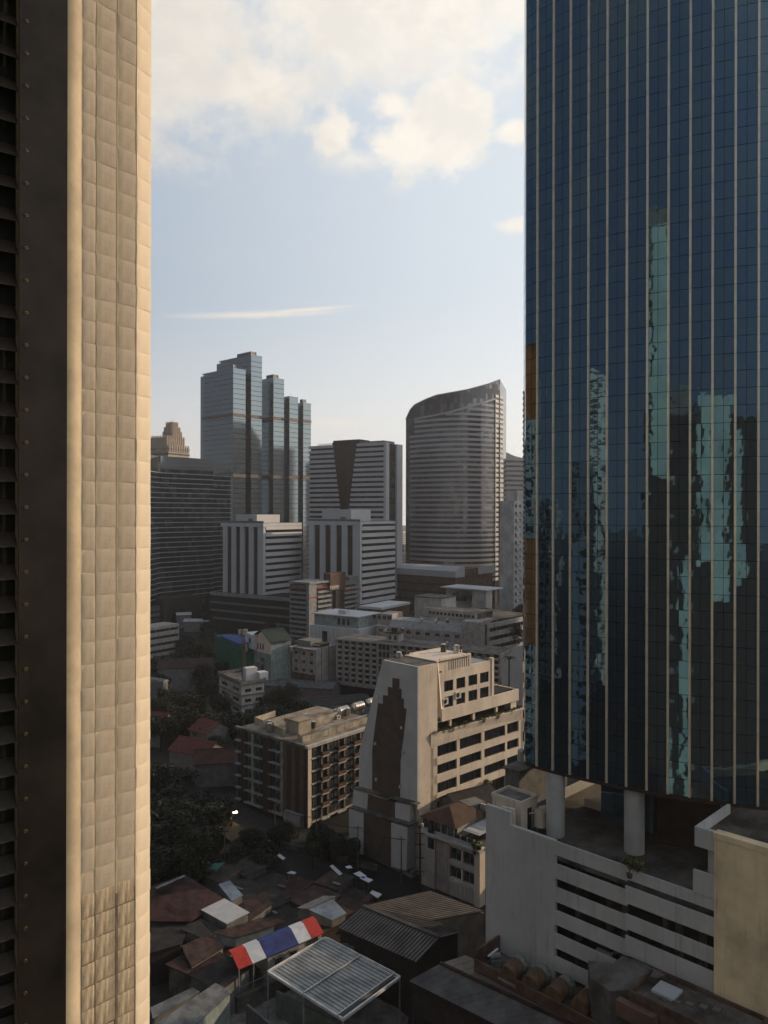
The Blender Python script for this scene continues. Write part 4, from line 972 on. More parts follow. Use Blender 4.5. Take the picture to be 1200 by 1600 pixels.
LET = {'T': [(0,1.5,1.1,1.8),(.42,0,.7,1.5)], 'I': [(0,0,.28,1.8)], 'R': [(0,0,.25,1.8),(.25,1.55,.9,1.8),(.25,.8,.9,1.05),(.75,1.05,.95,1.55),(.7,0,.95,.8)], 'A': [(0,0,.25,1.8),(.75,0,1.0,1.8),(.25,1.55,.75,1.8),(.25,.7,.75,.95)], 'M': [(0,0,.25,1.8),(1.0,0,1.25,1.8),(.25,1.5,1.0,1.8),(.5,.8,.75,1.5)]}
for ch in 'TIRAMA':
    mb = MB()
    for x0, z0, x1, z1 in LET[ch]: mb.box(lx+x0, -.1, z0, lx+x1, 0, z1)
    mb.build('letter', M['whitemetal'], sg); lx += max(r[2] for r in LET[ch])+.35
b.bx('stair_block', M['grey'], b.u(548), 1, zt, LU, 8, zt+2)
b = Bld('terracotta_block', 'low terracotta and grey block between the grey hotel and the striped block', 'building', 596, 350, 58)
zt = b.zu(953); b.bx('wall', M['terracotta'], 0, 0, 0, b.u(640), b.v(575), zt); b.bx('wing', M['grey'], 1, b.v(575), 0, 16, b.v(556), zt); b.bx('roof', M['stripe'], -.3, -.3, zt+.01, b.u(640)+.3, 12, zt+1.1)
# ---------------------------------------------------------------- pinkish small block with satellite clutter
b = Bld('pink_walkup', 'three storey pinkish walk up block with rooftop clutter left of the hotel', 'building', 493, 290, 55)
zt = b.zu(1014); LV = b.v(457); LU = b.u(524)
wall_grid(b, 'v', 0, 0, LV, zt-10, zt-.5, 3, 3, .4, .38, 'pink', 'grey', 'gdark', .2)
b.bx('body', M['pink'], .5, 0, 0, LU, LV, zt-.52); b.bx('lower_wall', M['plum'], .0, 0, 0, .48, LV, zt-10.02); b.bx('side_wall', M['pink'], .02, -.5, 0, LU, -.01, zt)
for u in (3, 7): b.bx('downpipe', M['brown'], u, -.6, 0, u+.2, -.51, zt)
b.bx('canopy', M['pink'], -1, -.4, zt-.48, 4, LV+1, zt-.2); b.bx('roof_sheet', M['palesheet'], 3, 1, zt+.6, 8, 4, zt+.75); b.bx('roof_shed', M['grey'], 2, 4, zt-.4, 9, LV-1, zt+2.2); b.bx('roof_shed', M['brown'], 4, .6, zt-.4, 9, 3.8, zt+1.2)
# ---------------------------------------------------------------- cream gabled house, net clad house
b = Bld('gabled_townhouse', 'tall cream and grey gabled townhouse with arched top windows', 'house', 424, 292, 40)
# gable faces the camera slightly left: front is u=0 face
zt_e = b.zu(1003); zt_r = b.zu(993); LV = b.v(397)
pts = [(0, 0), (0, zt_e), (LV*.5, zt_r+1), (LV, zt_e), (LV, 0)]
MB().loft([(0, v, z) for v, z in pts], [(9, v, z) for v, z in pts]).build('wall', M['mint'], b.r)
MB().loft([(-.03, v, z) for v, z in ((0, zt_e-5), (0, zt_e-.1), (LV*.5, zt_r+.9), (LV, zt_e-.1), (LV, zt_e-5))], [(-.01, v, z) for v, z in ((0, zt_e-5), (0, zt_e-.1), (LV*.5, zt_r+.9), (LV, zt_e-.1), (LV, zt_e-5))]).build('gable_panel', M['cream'], b.r)
cr = .6
for k in range(3):
    v0 = LV*(.42+.15*k); mb = MB(); ar = [(v0, zt_e-4), (v0+.9, zt_e-4), (v0+.9, zt_e-2), (v0+.65, zt_e-1.6), (v0+.25, zt_e-1.6), (v0, zt_e-2)]
    mb.loft([(-.06, v, z) for v, z in ar], [(-.035, v, z) for v, z in ar]); mb.build('arched_window', M['gdark'], b.r)
for j in range(4):
    link('window', window_mesh(2.6, 1.9, 'v', 'offwhite', 'gdark', 3), b.r, (-.1, LV*.38, zt_e-8.6-j*3.1)); b.bx('balcony', M['midgrey'], -.9, LV*.36, zt_e-9.2-j*3.1, -.12, LV*.82, zt_e-8.75-j*3.1)
b.bx('left_wing', M['cream'], .6, LV+.01, 0, 8, LV+5, zt_e-1.5); link('window', window_mesh(1.2, 1.8, 'v', 'offwhite', 'gdark', 1), b.r, (.5, LV+1.5, zt_e-5)); link('window', window_mesh(1.2, 1.8, 'v', 'offwhite', 'gdark', 1), b.r, (.5, LV+3.2, zt_e-5))
rfm = M['tealsheet'] if False else mat('dark green roof', (.02,.035,.03))
mb = MB(); mb.slab([(-.8, -.8, zt_e-.35), (9.3, -.8, zt_e-.35), (9.3, LV/2, zt_r+1.35), (-.8, LV/2, zt_r+1.35)], (0, 0, .25)); mb.slab([(-.8, LV/2+.02, zt_r+1.35), (9.3, LV/2+.02, zt_r+1.35), (9.3, LV+5.6, zt_e-2.0), (-.8, LV+5.6, zt_e-2.0)], (0, 0, .25)); mb.build('roof', rfm, b.r)
b = Bld('netted_house', 'building wrapped in green safety net with a blue tarpaulin top', 'building', 374, 300, 30)
zt = b.zu(1010); b.bx('net', M['green net'], 0, 0, 0, 7, b.v(336), zt); b.bx('tarpaulin', M['bluetarp'], -.1, -.1, zt+.01, 7.1, b.v(345), zt+.9)
b.bx('upper_hut', M['stripe'], 4, -4, zt-1, 12, 5, zt+4.5); b.bx('window', M['gdark'], 3.9, -2, zt+1, 3.99, 0, zt+3)
b = Bld('white_walkup', 'small four storey white building under the radio mast, wrapped by trees', 'building', 378, 248, 35)
zt = b.zu(1071); LV = b.v(343); LU = b.u(413)
for j in range(4):
    z = zt-(j+1)*3.3
    b.bx('floor_slab', M['grey'], -.5, -.5, z-.15, LU+.4, LV+.4, z+.1)
wall_grid(b, 'v', 0, .02, LV, zt-13.2, zt, 2, 4, .55, .34, 'offwhite', 'grey', 'gdark', .15)
wall_grid(b, 'u', 0, .42, LU, zt-13.2, zt, 2, 4, .6, .34, 'offwhite', 'grey', 'gdark', .15)
b.bx('body', M['black'], .5, .5, 0, LU-.2, LV-.2, zt-.1); b.bx('roof', M['concrete'], -.6, -.6, zt+.01, LU+.6, LV+.6, zt+.3); ring(b, 'roof_rail', 'grey', -.5, LU+.5, -.5, LV+.5, zt+.31, zt+1.3, .12)
b.bx('stair_hut', M['stripe'], 3, 3, zt+.31, 7, 6, zt+4.5); b.bx('stair_hut', M['stripe'], 6.9, 1, zt+.31, 10, 4, zt+3)
mx, my = P(381, 800, 254).x, 254
ms = tag(link('radio_mast', None, None, (mx, my, zt+.3)), 'reddish lattice radio mast with drum antennas on the small white building', 'radio mast')
mb = MB(); hm = H+(800-985)/1200*254*1.0-(zt+.3)
for k in range(4):
    x, y = ((-.45, -.45), (.45, -.45), (.45, .45), (-.45, .45))[k]; mb.cyl((x, y, 0), (x*.7, y*.7, hm), .07, 5)
for k in range(14):
    z = k*hm/14; s_ = .45*(1-.3*k/14); mb.bar((-s_, -s_, z), (s_, -s_, z+hm/14), .05, .05); mb.bar((s_, s_, z), (-s_, s_, z+hm/14), .05, .05); mb.bar((-s_, s_, z), (-s_, -s_, z+hm/14), .05, .05); mb.bar((s_, -s_, z), (s_, s_, z+hm/14), .05, .05)
mb.build('lattice', M['terracotta'], ms)
for x, z, r in ((-1.1, hm-.5, .6), (.7, hm-.4, .75), (.1, hm-.7, .5)): smooth(MB().cyl((x, -.6, z-.8), (x, -.6, z+.8), r, 14).build('antenna', M['tank'], ms), 50)
for x, z in ((.9, hm*.66), (1.15, hm*.64)): MB().box(x-.2, -.5, z-1.1, x+.1, -.2, z+1.1).build('panel_antenna', M['tank'], ms)
# ---------------------------------------------------------------- white house at the pillar edge, villas, small things left
b = Bld('white_villa', 'small white villa partly hidden by the pillar, among dark trees', 'house', 256, 258, 60)
zt = b.zu(1068); wall_grid(b, 'v', 0, 0, 12, 0, zt, 5, 3, .3, .35, 'grey', 'midgrey', 'gdark', .2); b.bx('body', M['grey'], .45, 0, 0, 2, 12, zt-.02); ring(b, 'parapet', 'midgrey', -.1, 2.1, -.1, 12.1, zt+.0, zt+.8); b.bx('bay', M['offwhite'], -1.4, .5, 0, -.02, 2.2, zt-4)
def gable(label, name, pts_e, z_e, z_r, roof_m, wall_m='offwhite', group=None, cat='house', ov=.4):
    """pts_e: near-left eave corner, near-right eave corner (world xy); depth; ridge runs along the long side"""
    a, b_, dep = pts_e; a = Vector(a); b_ = Vector(b_); d = (b_-a); Ln = d.length; th = atan2(d.y, d.x)
    r = link(name, None, None, (a.x, a.y, 0), (0, 0, th)); tag(r, label, cat, group)
    mb = MB(); pr = [(ov, 0), (ov, z_e-.1), (dep/2, z_r-.12), (dep-ov, z_e-.1), (dep-ov, 0)]
    mb.loft([(ov, y, z) for y, z in pr], [(Ln-ov, y, z) for y, z in pr]); mb.build('wall', M[wall_m], r)
    mb = MB(); mb.slab([(0, 0, z_e), (Ln, 0, z_e), (Ln, dep/2, z_r), (0, dep/2, z_r)], (0, 0, -.08)); mb.slab([(0, dep/2+.01, z_r), (Ln, dep/2+.01, z_r), (Ln, dep, z_e), (0, dep, z_e)], (0, 0, -.08)); mb.build('roof', M[roof_m], r)
    MB().bar((0, dep/2, z_r+.04), (Ln, dep/2, z_r+.04), .25, .06).build('ridge_cap', M[roof_m], r)
    return r
# red tiled villas among the trees
def villa(px, py, z, Ln, dep, th, m_, label):
    p = G(px, py, z); d = Vector((cos(radians(th)), sin(radians(th)))); a = (p.x, p.y); e = (p.x+d.x*Ln, p.y+d.y*Ln)
    return gable(label, 'villa', (a, e, dep), z, z+2.6, m_, 'grey')
villa(262, 1172, 7, 13, 9, -28, 'redtile', 'red tiled villa roof among trees, the long one below the middle of the wood')
villa(302, 1196, 6, 14, 9, 10, 'maroon', 'dull pinkish roofed villa left of the brown apartment block')
villa(294, 1140, 7, 9, 9, -40, 'redtile', 'small red tiled roof showing between trees above the long red roof')
villa(222, 1130, 7, 7, 8, -20, 'redtile', 'red roof corner emerging from behind the pillar')
villa(244, 1046, 9, 22, 14, 8, 'maroon', 'big old maroon roofed house in the dark trees left of the green net')
# low buildings beyond the trees
for i, (px, py, z, Ln, dep, th, rm, lab) in enumerate((
    (286, 972, 6, 15, 9, 5, 'palesheet', 'bright pale flat roof in the trees left of the parking deck'),
    (276, 962, 8, 9, 8, 20, 'stripe2', 'small grey hut with a tan roof above the bright pale roof'),
    (312, 948, 9, 9, 9, 30, 'bluesheet', 'white house with dark skylights just left of the parking deck'),
    (350, 962, 7, 15, 9, -10, 'greysheet', 'white low house in front of the parking deck'),
    (400, 973, 7, 9, 7, -12, 'palesheet', 'small bright roof in front of the parking deck, right of the white low house'),
    (430, 975, 8, 16, 9, -12, 'greysheet', 'grey roofed row house at the foot of the grey hotel'),
    (400, 1070, 5, 30, 14, -14, 'greysheet', 'long grey shed roof below the gabled townhouse'),
    (450, 1092, 5, 16, 11, 12, 'maroon', 'maroon roofed shed behind the brown apartment block'),
    (475, 1105, 6, 24, 12, 20, 'darksheet', 'long dark grey roof right behind the brown apartment block'),
    (330, 1010, 6, 12, 9, 20, 'darksheet', 'dark shed left of the green net'),
    (700, 1062, 8, 24, 12, -20, 'greysheet', 'grey shed roofs behind the cream office block'),
    (765, 1075, 9, 20, 10, 30, 'rust', 'rust coloured low roof behind the cream office terrace'),
    (640, 965, 7, 22, 12, -10, 'maroon', 'dark red roof strip beside the terracotta block'))):
    p = G(px, py, z); d = Vector((cos(radians(th)), sin(radians(th))))
    gable(lab, 'low_house', ((p.x, p.y), (p.x+d.x*Ln, p.y+d.y*Ln), dep), z, z+1.1, rm, 'grey' if rm != 'bluesheet' else 'white')
# ---------------------------------------------------------------- cream townhouse beside the podium
b = Bld('cream_townhouse', 'cream townhouse with a brown hipped roof, glazed veranda and roof planting', 'house', 752, 136, 48)
LV = b.v(661); zt = b.zu(1327); z2 = b.zu(1352, 0, 0)
b.bx('body', M['black'], .6, .3, 0, 16, LV-.3, zt-.5)
mb = MB(); op = [(704, 721, 2), (724, 743, 2)]
zz = [(zt-3.6, zt-1.4), (zt-6.9, zt-4.8)]
b.bx('corner_pier', M['cream'], -.3, -.02, 0, 1.4, 1.2, zt-.1)
v1, v2 = b.v(743), b.v(704)
top_ = zt-.5
for z0, z1 in zz:
    b.bx('wall_band', M['offwhite'], 0, 1.21, z1, .5, v2, top_)
    for p, q, n in op: link('window', window_mesh(b.v(p)-b.v(q)-.1, z1-z0, 'v', 'midgrey', 'gdark', 2), b.r, (.35, b.v(q)+.05, z0))
    b.bx('mullion_pier', M['cream'], 0, b.v(724), z0, .5, b.v(721.5), z1)
    top_ = z0
b.bx('wall_band', M['offwhite'], 0, 1.21, 0, .5, v2, top_); b.bx('window_sill', M['white'], -.25, 1.3, zz[0][0]-.75, 0, v2, zz[0][0]-.2); b.bx('window_sill', M['white'], -.25, 1.3, zz[1][0]-.75, 0, v2, zz[1][0]-.2)
b.bx('plain_wall', M['pink'], -.02, v2+.01, 0, .5, b.v(682), zt-.3); b.bx('side_bay', M['offwhite'], -.35, b.v(682)+.01, 0, .5, LV, zt-.3)
for y in (1325, 1350): b.bx('dark_window', M['gdark'], -.45, b.v(681), b.zu(y)-.3, -.36, b.v(671.5), b.zu(y)+1.6)
b.bx('ledge', M['white'], -.8, -.3, zt-.5, .6, LV+.3, zt-.1); b.bx('terrace', M['concrete'], .61, -.3, zt-.5, 16, LV, zt-.15)
# veranda
vz = zt-.08
for i in range(9):
    p0 = LV*(i/9); b.bx('veranda_window', M['gcurt'], .1, p0+.12, vz+.5, .2, p0+LV/9-.05, vz+(2.4 if i > 3 else 1.2)); b.bx('veranda_post', M['white'], 0, p0, vz, .25, p0+.12, vz+(2.5 if i > 3 else 1.3))
b.bx('veranda_base', M['white'], 0, 0, vz-.01, .09, LV, vz+.5)
b.bx('veranda_wall', M['offwhite'], .6, LV*.42, vz, 9, LV-.2, vz+2.4)
rz = vz+2.5
e = [(-.6, LV*.38, rz), (9.5, LV*.38, rz), (9.5, LV+.4, rz), (-.6, LV+.4, rz)]; rr = [(3.2, LV*.7, rz+2.0), (6.0, LV*.7, rz+2.0)]
mb = MB(); mb.add(e+rr, [(0,1,5,4), (1,2,5), (2,3,4,5), (3,0,4), (0,3,2,1)]); mb.build('hipped_roof', mat('brown roof tile', (.085,.045,.032), wave=('X', 1.6), fine=.3), b.r)
b.bx('side_roof', M['white'], 1.5, LV*.1, rz-.9, 9, LV*.375, rz-.8)
for k in range(4): b.bx('skylight_sheet', M['palesheet'], 2+k*1.8, LV*.12, rz-.79, 3.4+k*1.8, LV*.36, rz-.74)
b.bx('roof_wall', M['offwhite'], 9.6, 0, 0, 10, LV, rz+1.3); b.bx('roof_door', M['gdark'], 9.5, 2, rz-1, 9.59, 3, rz+.9)
TH = b
r = gable('dark brown roof with a grey dormer behind the cream townhouse', 'brown_roof_house', ((P(722, 800, 146).x, 146), (P(790, 800, 152).x, 152), 9), 12.5, 15, 'darksheet', 'grey')
MB().box(1.5, -.6, 12.6, 5.5, 3, 14.0).build('dormer', M['grey'], r)
tp = P(645, 800, 136)
pl = tag(link('utility_pole', None, None, (P(657, 800, 141).x, 141, 0)), 'dark utility pole against the corner of the cream townhouse', 'pole')
MB().cyl((0, 0, 0), (0, 0, 12.4), .16, 8, .12).build('shaft', M['brown'], pl)
for z in (4, 6.5, 9, 11, 12.2): MB().bar((-.9, 0, z), (.9, 0, z), .1, .12).build('crossarm', M['brown'], pl)
MB().cyl((.45, -.2, 12.2), (.45, -.2, 12.9), .22, 8).build('transformer', M['cream'], pl)
# ---------------------------------------------------------------- big ribbed roof
def rp(px, py, z): return G(px, py, z)
rg1, rg2 = rp(568.8, 1415.5, 9.5), rp(688.5, 1464.3, 9.5)
e1, e2 = rp(529.8, 1449, 8.0), rp(652, 1503, 8.0)
f1, f2, f3, f4 = rp(672.8, 1391.7, 8.0), rp(757, 1423, 8.0), rp(686.5, 1443, 9.0), rp(720, 1455.6, 8.6)
rt_ = tag(link('ribbed_hall', None, None, (0, 0, 0)), 'hall with a large ribbed brown grey metal roof above the slatted canopy', 'hall')
f3 = rg1.lerp(rg2, .62)+(f2-rg2)*.16
mb = MB(); mb.slab([rg1, e1, e2, rg2], (0, 0, -.12)); mb.build('roof_slope', M['ribroof'], rt_)
fr = rg1+(f1-rg1); nt = rg1.lerp(rg2, .60)
q1 = nt+(f2-nt)*.30
far_poly = [rg2, f4, q1, f2, f1, rg1]
mb = MB(); mb.slab(far_poly, (0, 0, -.12)); mb.build('roof_slope', M['ribroof'], rt_)
for i in range(27):
    t_ = i/26; a = rg1.lerp(rg2, t_); c_ = e1.lerp(e2, t_); MB().bar(a+Vector((0,0,.03)), c_+Vector((0,0,.03)), .10, .14).build('rib', M['rib'], rt_)
n_f = 26
for i in range(n_f):                                  # ribs over the far slope, parallel to its long edges
    t_ = (i+.3)/n_f; a = rg1.lerp(rg2, t_); 
    if t_ < .60: end = f1.lerp(f2, t_/.60)
    else: end = q1.lerp(f4, (t_-.60)/.40)
    MB().bar(a+Vector((0,0,.04)), end+Vector((0,0,.04)), .10, .14).build('rib', M['rib'], rt_)
MB().bar(rg1+Vector((0,0,.1)), rg2+Vector((0,0,.1)), .7, .12).build('ridge_cap', M['rib'], rt_)
def wallp(name, a, c_, z0, z1a, z1b, m_, par, th=.25):
    d = Vector((c_.x-a.x, c_.y-a.y, 0)).normalized(); n = Vector((-d.y, d.x, 0))*th
    A = [Vector((a.x, a.y, z0)), Vector((c_.x, c_.y, z0)), Vector((c_.x, c_.y, z1b)), Vector((a.x, a.y, z1a))]
    return MB().loft(A, [p+n for p in A]).build(name, m_, par)
ins = .25
wallp('front_wall', e1.lerp(rg1, .08), e2.lerp(rg2, .08), 0, 7.85, 7.85, M['brown'], rt_)
mb = MB(); ee = e2.lerp(rg2, .08)-(e2-e1).normalized()*.3; rr_ = rg2-(rg2-rg1).normalized()*.4; ff = f4-(rg2-rg1).normalized()*.4
A = [Vector((ee.x, ee.y, 0)), Vector((ff.x, ff.y, 0)), ff-Vector((0,0,.25)), rr_-Vector((0,0,.25)), ee-Vector((0,0,.25))]
dd = (rg1-rg2).normalized()*.2; mb.loft(A, [p+dd for p in A]); mb.build('gable_wall', M['brown'], rt_)
wallp('far_wall', q1, f2, 0, q1.z-.3, f2.z-.3, M['grey'], rt_)
for t_ in (.12, .2): 
    p = e1.lerp(e2, t_)+Vector((0, .35, -4)); MB().box(p.x-1, p.y, p.z-1.5, p.x+.8, p.y+.1, p.z+2).build('shutter', M['grey'], rt_)
# ---------------------------------------------------------------- slatted canopy
cA, cB, cC, cD = G(420, 1519, 6.6), G(509, 1466, 6.6), G(626, 1527, 6.6), G(537, 1593, 6.6)
cp = tag(link('slatted_canopy', None, None, (cD.x, cD.y, 0)), 'square white framed canopy of grey slats on posts at the bottom centre', 'canopy'); cd_ = Vector((cD.x, cD.y, 0))
A_, B_, C_, D_ = [p-cd_ for p in (cA, cB, cC, cD)]
MBb = lambda a, c_, w_, h, n, m_, dz=0: MB().bar(a+Vector((0,0,dz)), c_+Vector((0,0,dz)), w_, h).build(n, M[m_], cp)
for a, c_ in ((A_, B_), (B_, C_), (C_, D_), (D_, A_)): MBb(a, c_, .28, .35, 'edge_beam', 'whitemetal')
ns = 17
i0 = .02; MB().slab([A_.lerp(D_, i0), B_.lerp(C_, i0), B_.lerp(C_, .96), A_.lerp(D_, .96)], (0, 0, -.03)).build('roof_sheet', M['canopysheet'], cp)
for i in range(ns):
    t_ = (i+.75)/(ns+.6); a = A_.lerp(B_, t_); c_ = D_.lerp(C_, t_); a = a.lerp(c_, .02); c_ = a.lerp(c_, .93)
    d = (c_-a).normalized(); n = Vector((-d.y, d.x, 0)); w2 = .20
    up = Vector((0, 0, .06)); a = a+up; c_ = c_+up; pts = [a-n*w2, c_-n*w2, c_+n*w2+Vector((0,0,.05)), a+n*w2+Vector((0,0,.05))]
    MB().slab(pts, (0, 0, -.03)).build('slat', M['slat'], cp)
for t_ in (.5, .94): MBb(A_.lerp(D_, t_), B_.lerp(C_, t_), .16, .2, 'cross_beam', 'steel', .22)
MBb(B_.lerp(C_, .04)+Vector((0,0,.0)), B_.lerp(C_, .94), .14, .14, 'inner_rail', 'whitemetal', .25); MBb(A_.lerp(B_, .96), D_.lerp(C_, .96), .12, .14, 'inner_rail', 'whitemetal', .1)
for p in (A_, B_, C_, D_, A_.lerp(D_, .5), B_.lerp(C_, .5)): MB().cyl((p.x, p.y, 0), (p.x, p.y, 6.4), .11, 8).build('post', M['steel'], cp)
# ---------------------------------------------------------------- flag roofed building
ev1 = G(374, 1515, 6.0); ev2 = G(507, 1458, 6.0)
th = atan2(ev2.y-ev1.y, ev2.x-ev1.x); Ln = (Vector((ev2.x, ev2.y))-Vector((ev1.x, ev1.y))).length
fb_ = tag(link('striped_roof_pavilion', None, None, (ev1.x, ev1.y, 0), (0, 0, th)), 'long veranda building with its roof painted in red, white and blue stripes', 'building')
cuts = [0, .155, .31, .69, .845, 1]; W_ = 4.6
for i, m_ in enumerate(('flagred', 'flagwhite', 'flagblue', 'flagwhite', 'flagred')):
    x0, x1 = cuts[i]*Ln, cuts[i+1]*Ln-.004
    for y0, z0, y1, z1 in ((0, 6.0, 2.1, 7.35), (2.1, 7.35, 3.0, 7.35), (3.0, 7.35, W_, 6.3)):
        MB().slab([(x0, y0, z0), (x1, y0, z0), (x1, y1, z1), (x0, y1, z1)], (0, 0, -.1)).build('roof_panel', M[m_], fb_)
mb = MB(); x0 = Ln*.34; pr = [(.25, 2.0), (.25, 5.95), (2.1, 7.15), (3.0, 7.15), (W_-.25, 6.2), (W_-.25, 2.0)]
mb.loft([(x0, y, z) for y, z in pr], [(Ln-.2, y, z) for y, z in pr]); mb.build('wall', M['offwhite'], fb_)
MB().box(-.4, -.4, 0, Ln+.2, W_+.3, 2.3).build('plinth', M['concrete'], fb_)
for x, y in ((.15, .15), (.15, W_-.2), (Ln*.17, .15), (Ln*.33, .15)): MB().cyl((x, y, 2.3), (x, y, 6.0 if y < 1 else 6.3), .09, 8).build('post', M['midgrey'], fb_)
for z in (3.3,): MB().bar((.15, .15, z), (Ln*.33, .15, z), .08, .08).build('rail', M['midgrey'], fb_); MB().bar((.15, .15, z), (.15, W_-.2, z), .08, .08).build('rail', M['midgrey'], fb_)
for k in (.42, .60): link('window', window_mesh(1.1, 1.2, 'u', 'brown', 'gdark', 2), fb_, (Ln*k, .22, 4.1)); MB().box(Ln*k-.2, -.3, 5.35, Ln*k+1.3, .24, 5.42).build('awning', M['grey'], fb_)
link('window', window_mesh(2.0, .5, 'u', 'brown', 'gdark', 3), fb_, (Ln*.80, .22, 5.1))
# paved court, wall, and roofs round it
def patch(name, pts, m_, z=.02, lab=None):
    mb = MB(); mb.add([(p.x, p.y, z) for p in pts], [tuple(range(len(pts)))]); return tag(mb.build(name, m_), kind='structure')
pav = mat('pale paving', (.22,.21,.19), var=.3, scale=.5, fine=.5)
patch('pavement', [G(330, 1545, .02), G(520, 1490, .02), G(640, 1590, .02), G(620, 1700, .02), G(400, 1700, .02)], pav, .03)
cwl = tag(link('courtyard_wall', None, None), 'grey green garden wall running down below the slatted canopy', 'wall')
wa = G(433, 1549, 3.5); wb = G(552, 1612, 3.5); wallp('panel', wa, wb, 0, 3.5, 3.5, mat('grey green wall', (.16,.18,.16), streak=.5), cwl, .3)
cwl2 = tag(link('low_garden_wall', None, None), 'dark grey boundary wall at the bottom edge left of the canopy', 'wall')
wallp('panel', G(386, 1570, 3.5), G(470, 1640, 3.5), 0, 3.5, 3.5, mat('dark grey wall', (.13,.13,.12), streak=.5), cwl2, .3)
def sheet_roof(label, pts, zs, m_, wallm='grey', name='shack', grp=None, eave=True):
    """pts: picture outline put down on real roof heights zs; walls drop to the ground inside the edge"""
    q = [G(px, py, z) for (px, py), z in zip(pts, zs)]; c_ = sum(q, Vector())/len(q)
    r = link(name, None, None, (c_.x, c_.y, 0)); tag(r, label, 'shed', grp); o_ = Vector((c_.x, c_.y, 0))
    mb = MB(); q = [p-o_ for p in q]; mb.slab(q, (0, 0, -.08)); ro = mb.build('roof', M[m_], r)
    cc = sum(q, Vector())/len(q); w_ = [cc+(p-cc)*.93 for p in q]
    if wallm: MB().loft([(p.x, p.y, 0) for p in w_], [(p.x, p.y, p.z-.12) for p in w_]).build('wall', M[wallm], r)
    else:
        for p in w_: MB().cyl((p.x, p.y, 0), (p.x, p.y, p.z-.1), .06, 6).build('post', M['brown'], r)
    return r
sheet_roof('bright pale flat roof, the only white one among the dark roofs', [(315, 1421.7), (351.7, 1404), (391, 1425.8), (355.5, 1444)], [6.0, 6.0, 5.8, 5.8], 'palesheet')
r = sheet_roof('blue grey roof with darker sheets, near slope', [(482.5, 1421), (518, 1402), (542.5, 1426.7), (520, 1438)], [6.2, 6.2, 5.2, 5.2], 'bluesheet')
sheet_roof('blue grey roof, narrow upper slope behind the near one', [(465, 1418.5), (506.5, 1399.5), (526.5, 1400.5), (482.5, 1420.6)], [5.9, 5.9, 6.3, 6.3], 'greysheet')
sheet_roof('grey sheet roof sloping left of the white roof top', [(342, 1382), (360, 1376), (381, 1399), (363, 1408)], [6.3, 6.3, 5.6, 5.6], 'bluesheet')
sheet_roof('large dim grey roof under the lamp and trees', [(329, 1288), (350, 1277), (392, 1297), (362, 1316)], [2.6, 2.6, 2.4, 2.4], 'darksheet', None)
sheet_roof('small teal tin roof in the middle of the dark shacks', [(320, 1358), (336, 1349), (351, 1349), (338, 1359)], [5, 5, 5, 5], 'tealsheet')
sheet_roof('long grey roof with a green side wall at the bottom left', [(245, 1600), (338, 1536), (364, 1550), (296, 1612)], [6.6, 6.6, 6.0, 6.0], 'greysheet', 'mint')
sheet_roof('pale strip roof beside the long grey roof, bottom left', [(236, 1575), (302, 1543), (314, 1550), (240, 1592)], [4.5, 4.5, 4.5, 4.5], 'greysheet')
sheet_roof('reddish brown flat roof just above the striped roof', [(335, 1458), (408, 1434), (432, 1446), (368, 1466)], [5.5, 5.5, 5.2, 5.2], 'rust', 'mint')
sheet_roof('dark red roof left of the striped roof', [(285, 1478), (330, 1458), (352, 1480), (300, 1512)], [5.2, 5.2, 4.8, 4.8], 'rust')
sheet_roof('dark sheet roof right below the white roof', [(282, 1452), (315, 1436), (355, 1452), (322, 1468)], [5.4, 5.4, 5, 5], 'darksheet')
sheet_roof('large maroon barn roof beside the pillar', [(236, 1385), (290, 1367), (352, 1405), (300, 1440), (236, 1440)], [7.5, 7.5, 5.6, 5.6, 5.8], 'maroon', 'brown')
sheet_roof('maroon roof strip next to the big maroon barn', [(236, 1440), (300, 1441), (285, 1475), (236, 1490)], [5.2, 5.2, 5, 5], 'darksheet', 'brown')
sheet_roof('pale ridge board roof on the maroon barn', [(243, 1387), (289, 1367.5), (290.5, 1369.5), (246, 1389.5)], [7.9, 7.9, 7.9, 7.9], 'greysheet', 'brown')
for i, pts in enumerate(([(553, 1365), (563, 1361), (574, 1369), (569, 1373)], [(563, 1372), (569, 1369), (584, 1374.5), (577, 1379)], [(540, 1354), (548, 1352), (552, 1356), (544, 1357)], [(516, 1353), (521, 1351), (536, 1365), (531, 1368)], [(579, 1395), (583, 1391), (598, 1397), (591, 1403)], [(434, 1337), (438, 1334), (447, 1341), (443, 1343.5)], [(449, 1364), (456, 1361), (464, 1363), (461, 1366)])):
    sheet_roof(['bluish white sheet patch, upper of two on the shacks by the white end wall', 'bluish white sheet patch, lower of two on the shacks by the white end wall', 'tiny pale sheet left of the bluish white patches', 'bent pale gutter sheet at the left end of the shack row', 'pale corrugated sheet at the right end of the shack row', 'narrow tan sheet on the dark red shacks', 'small curved pale sheet in the middle of the dark red shacks'][i], pts, [4.9]*4, 'flagwhite' if i < 3 else 'palesheet' if i != 4 else 'stripe', None)
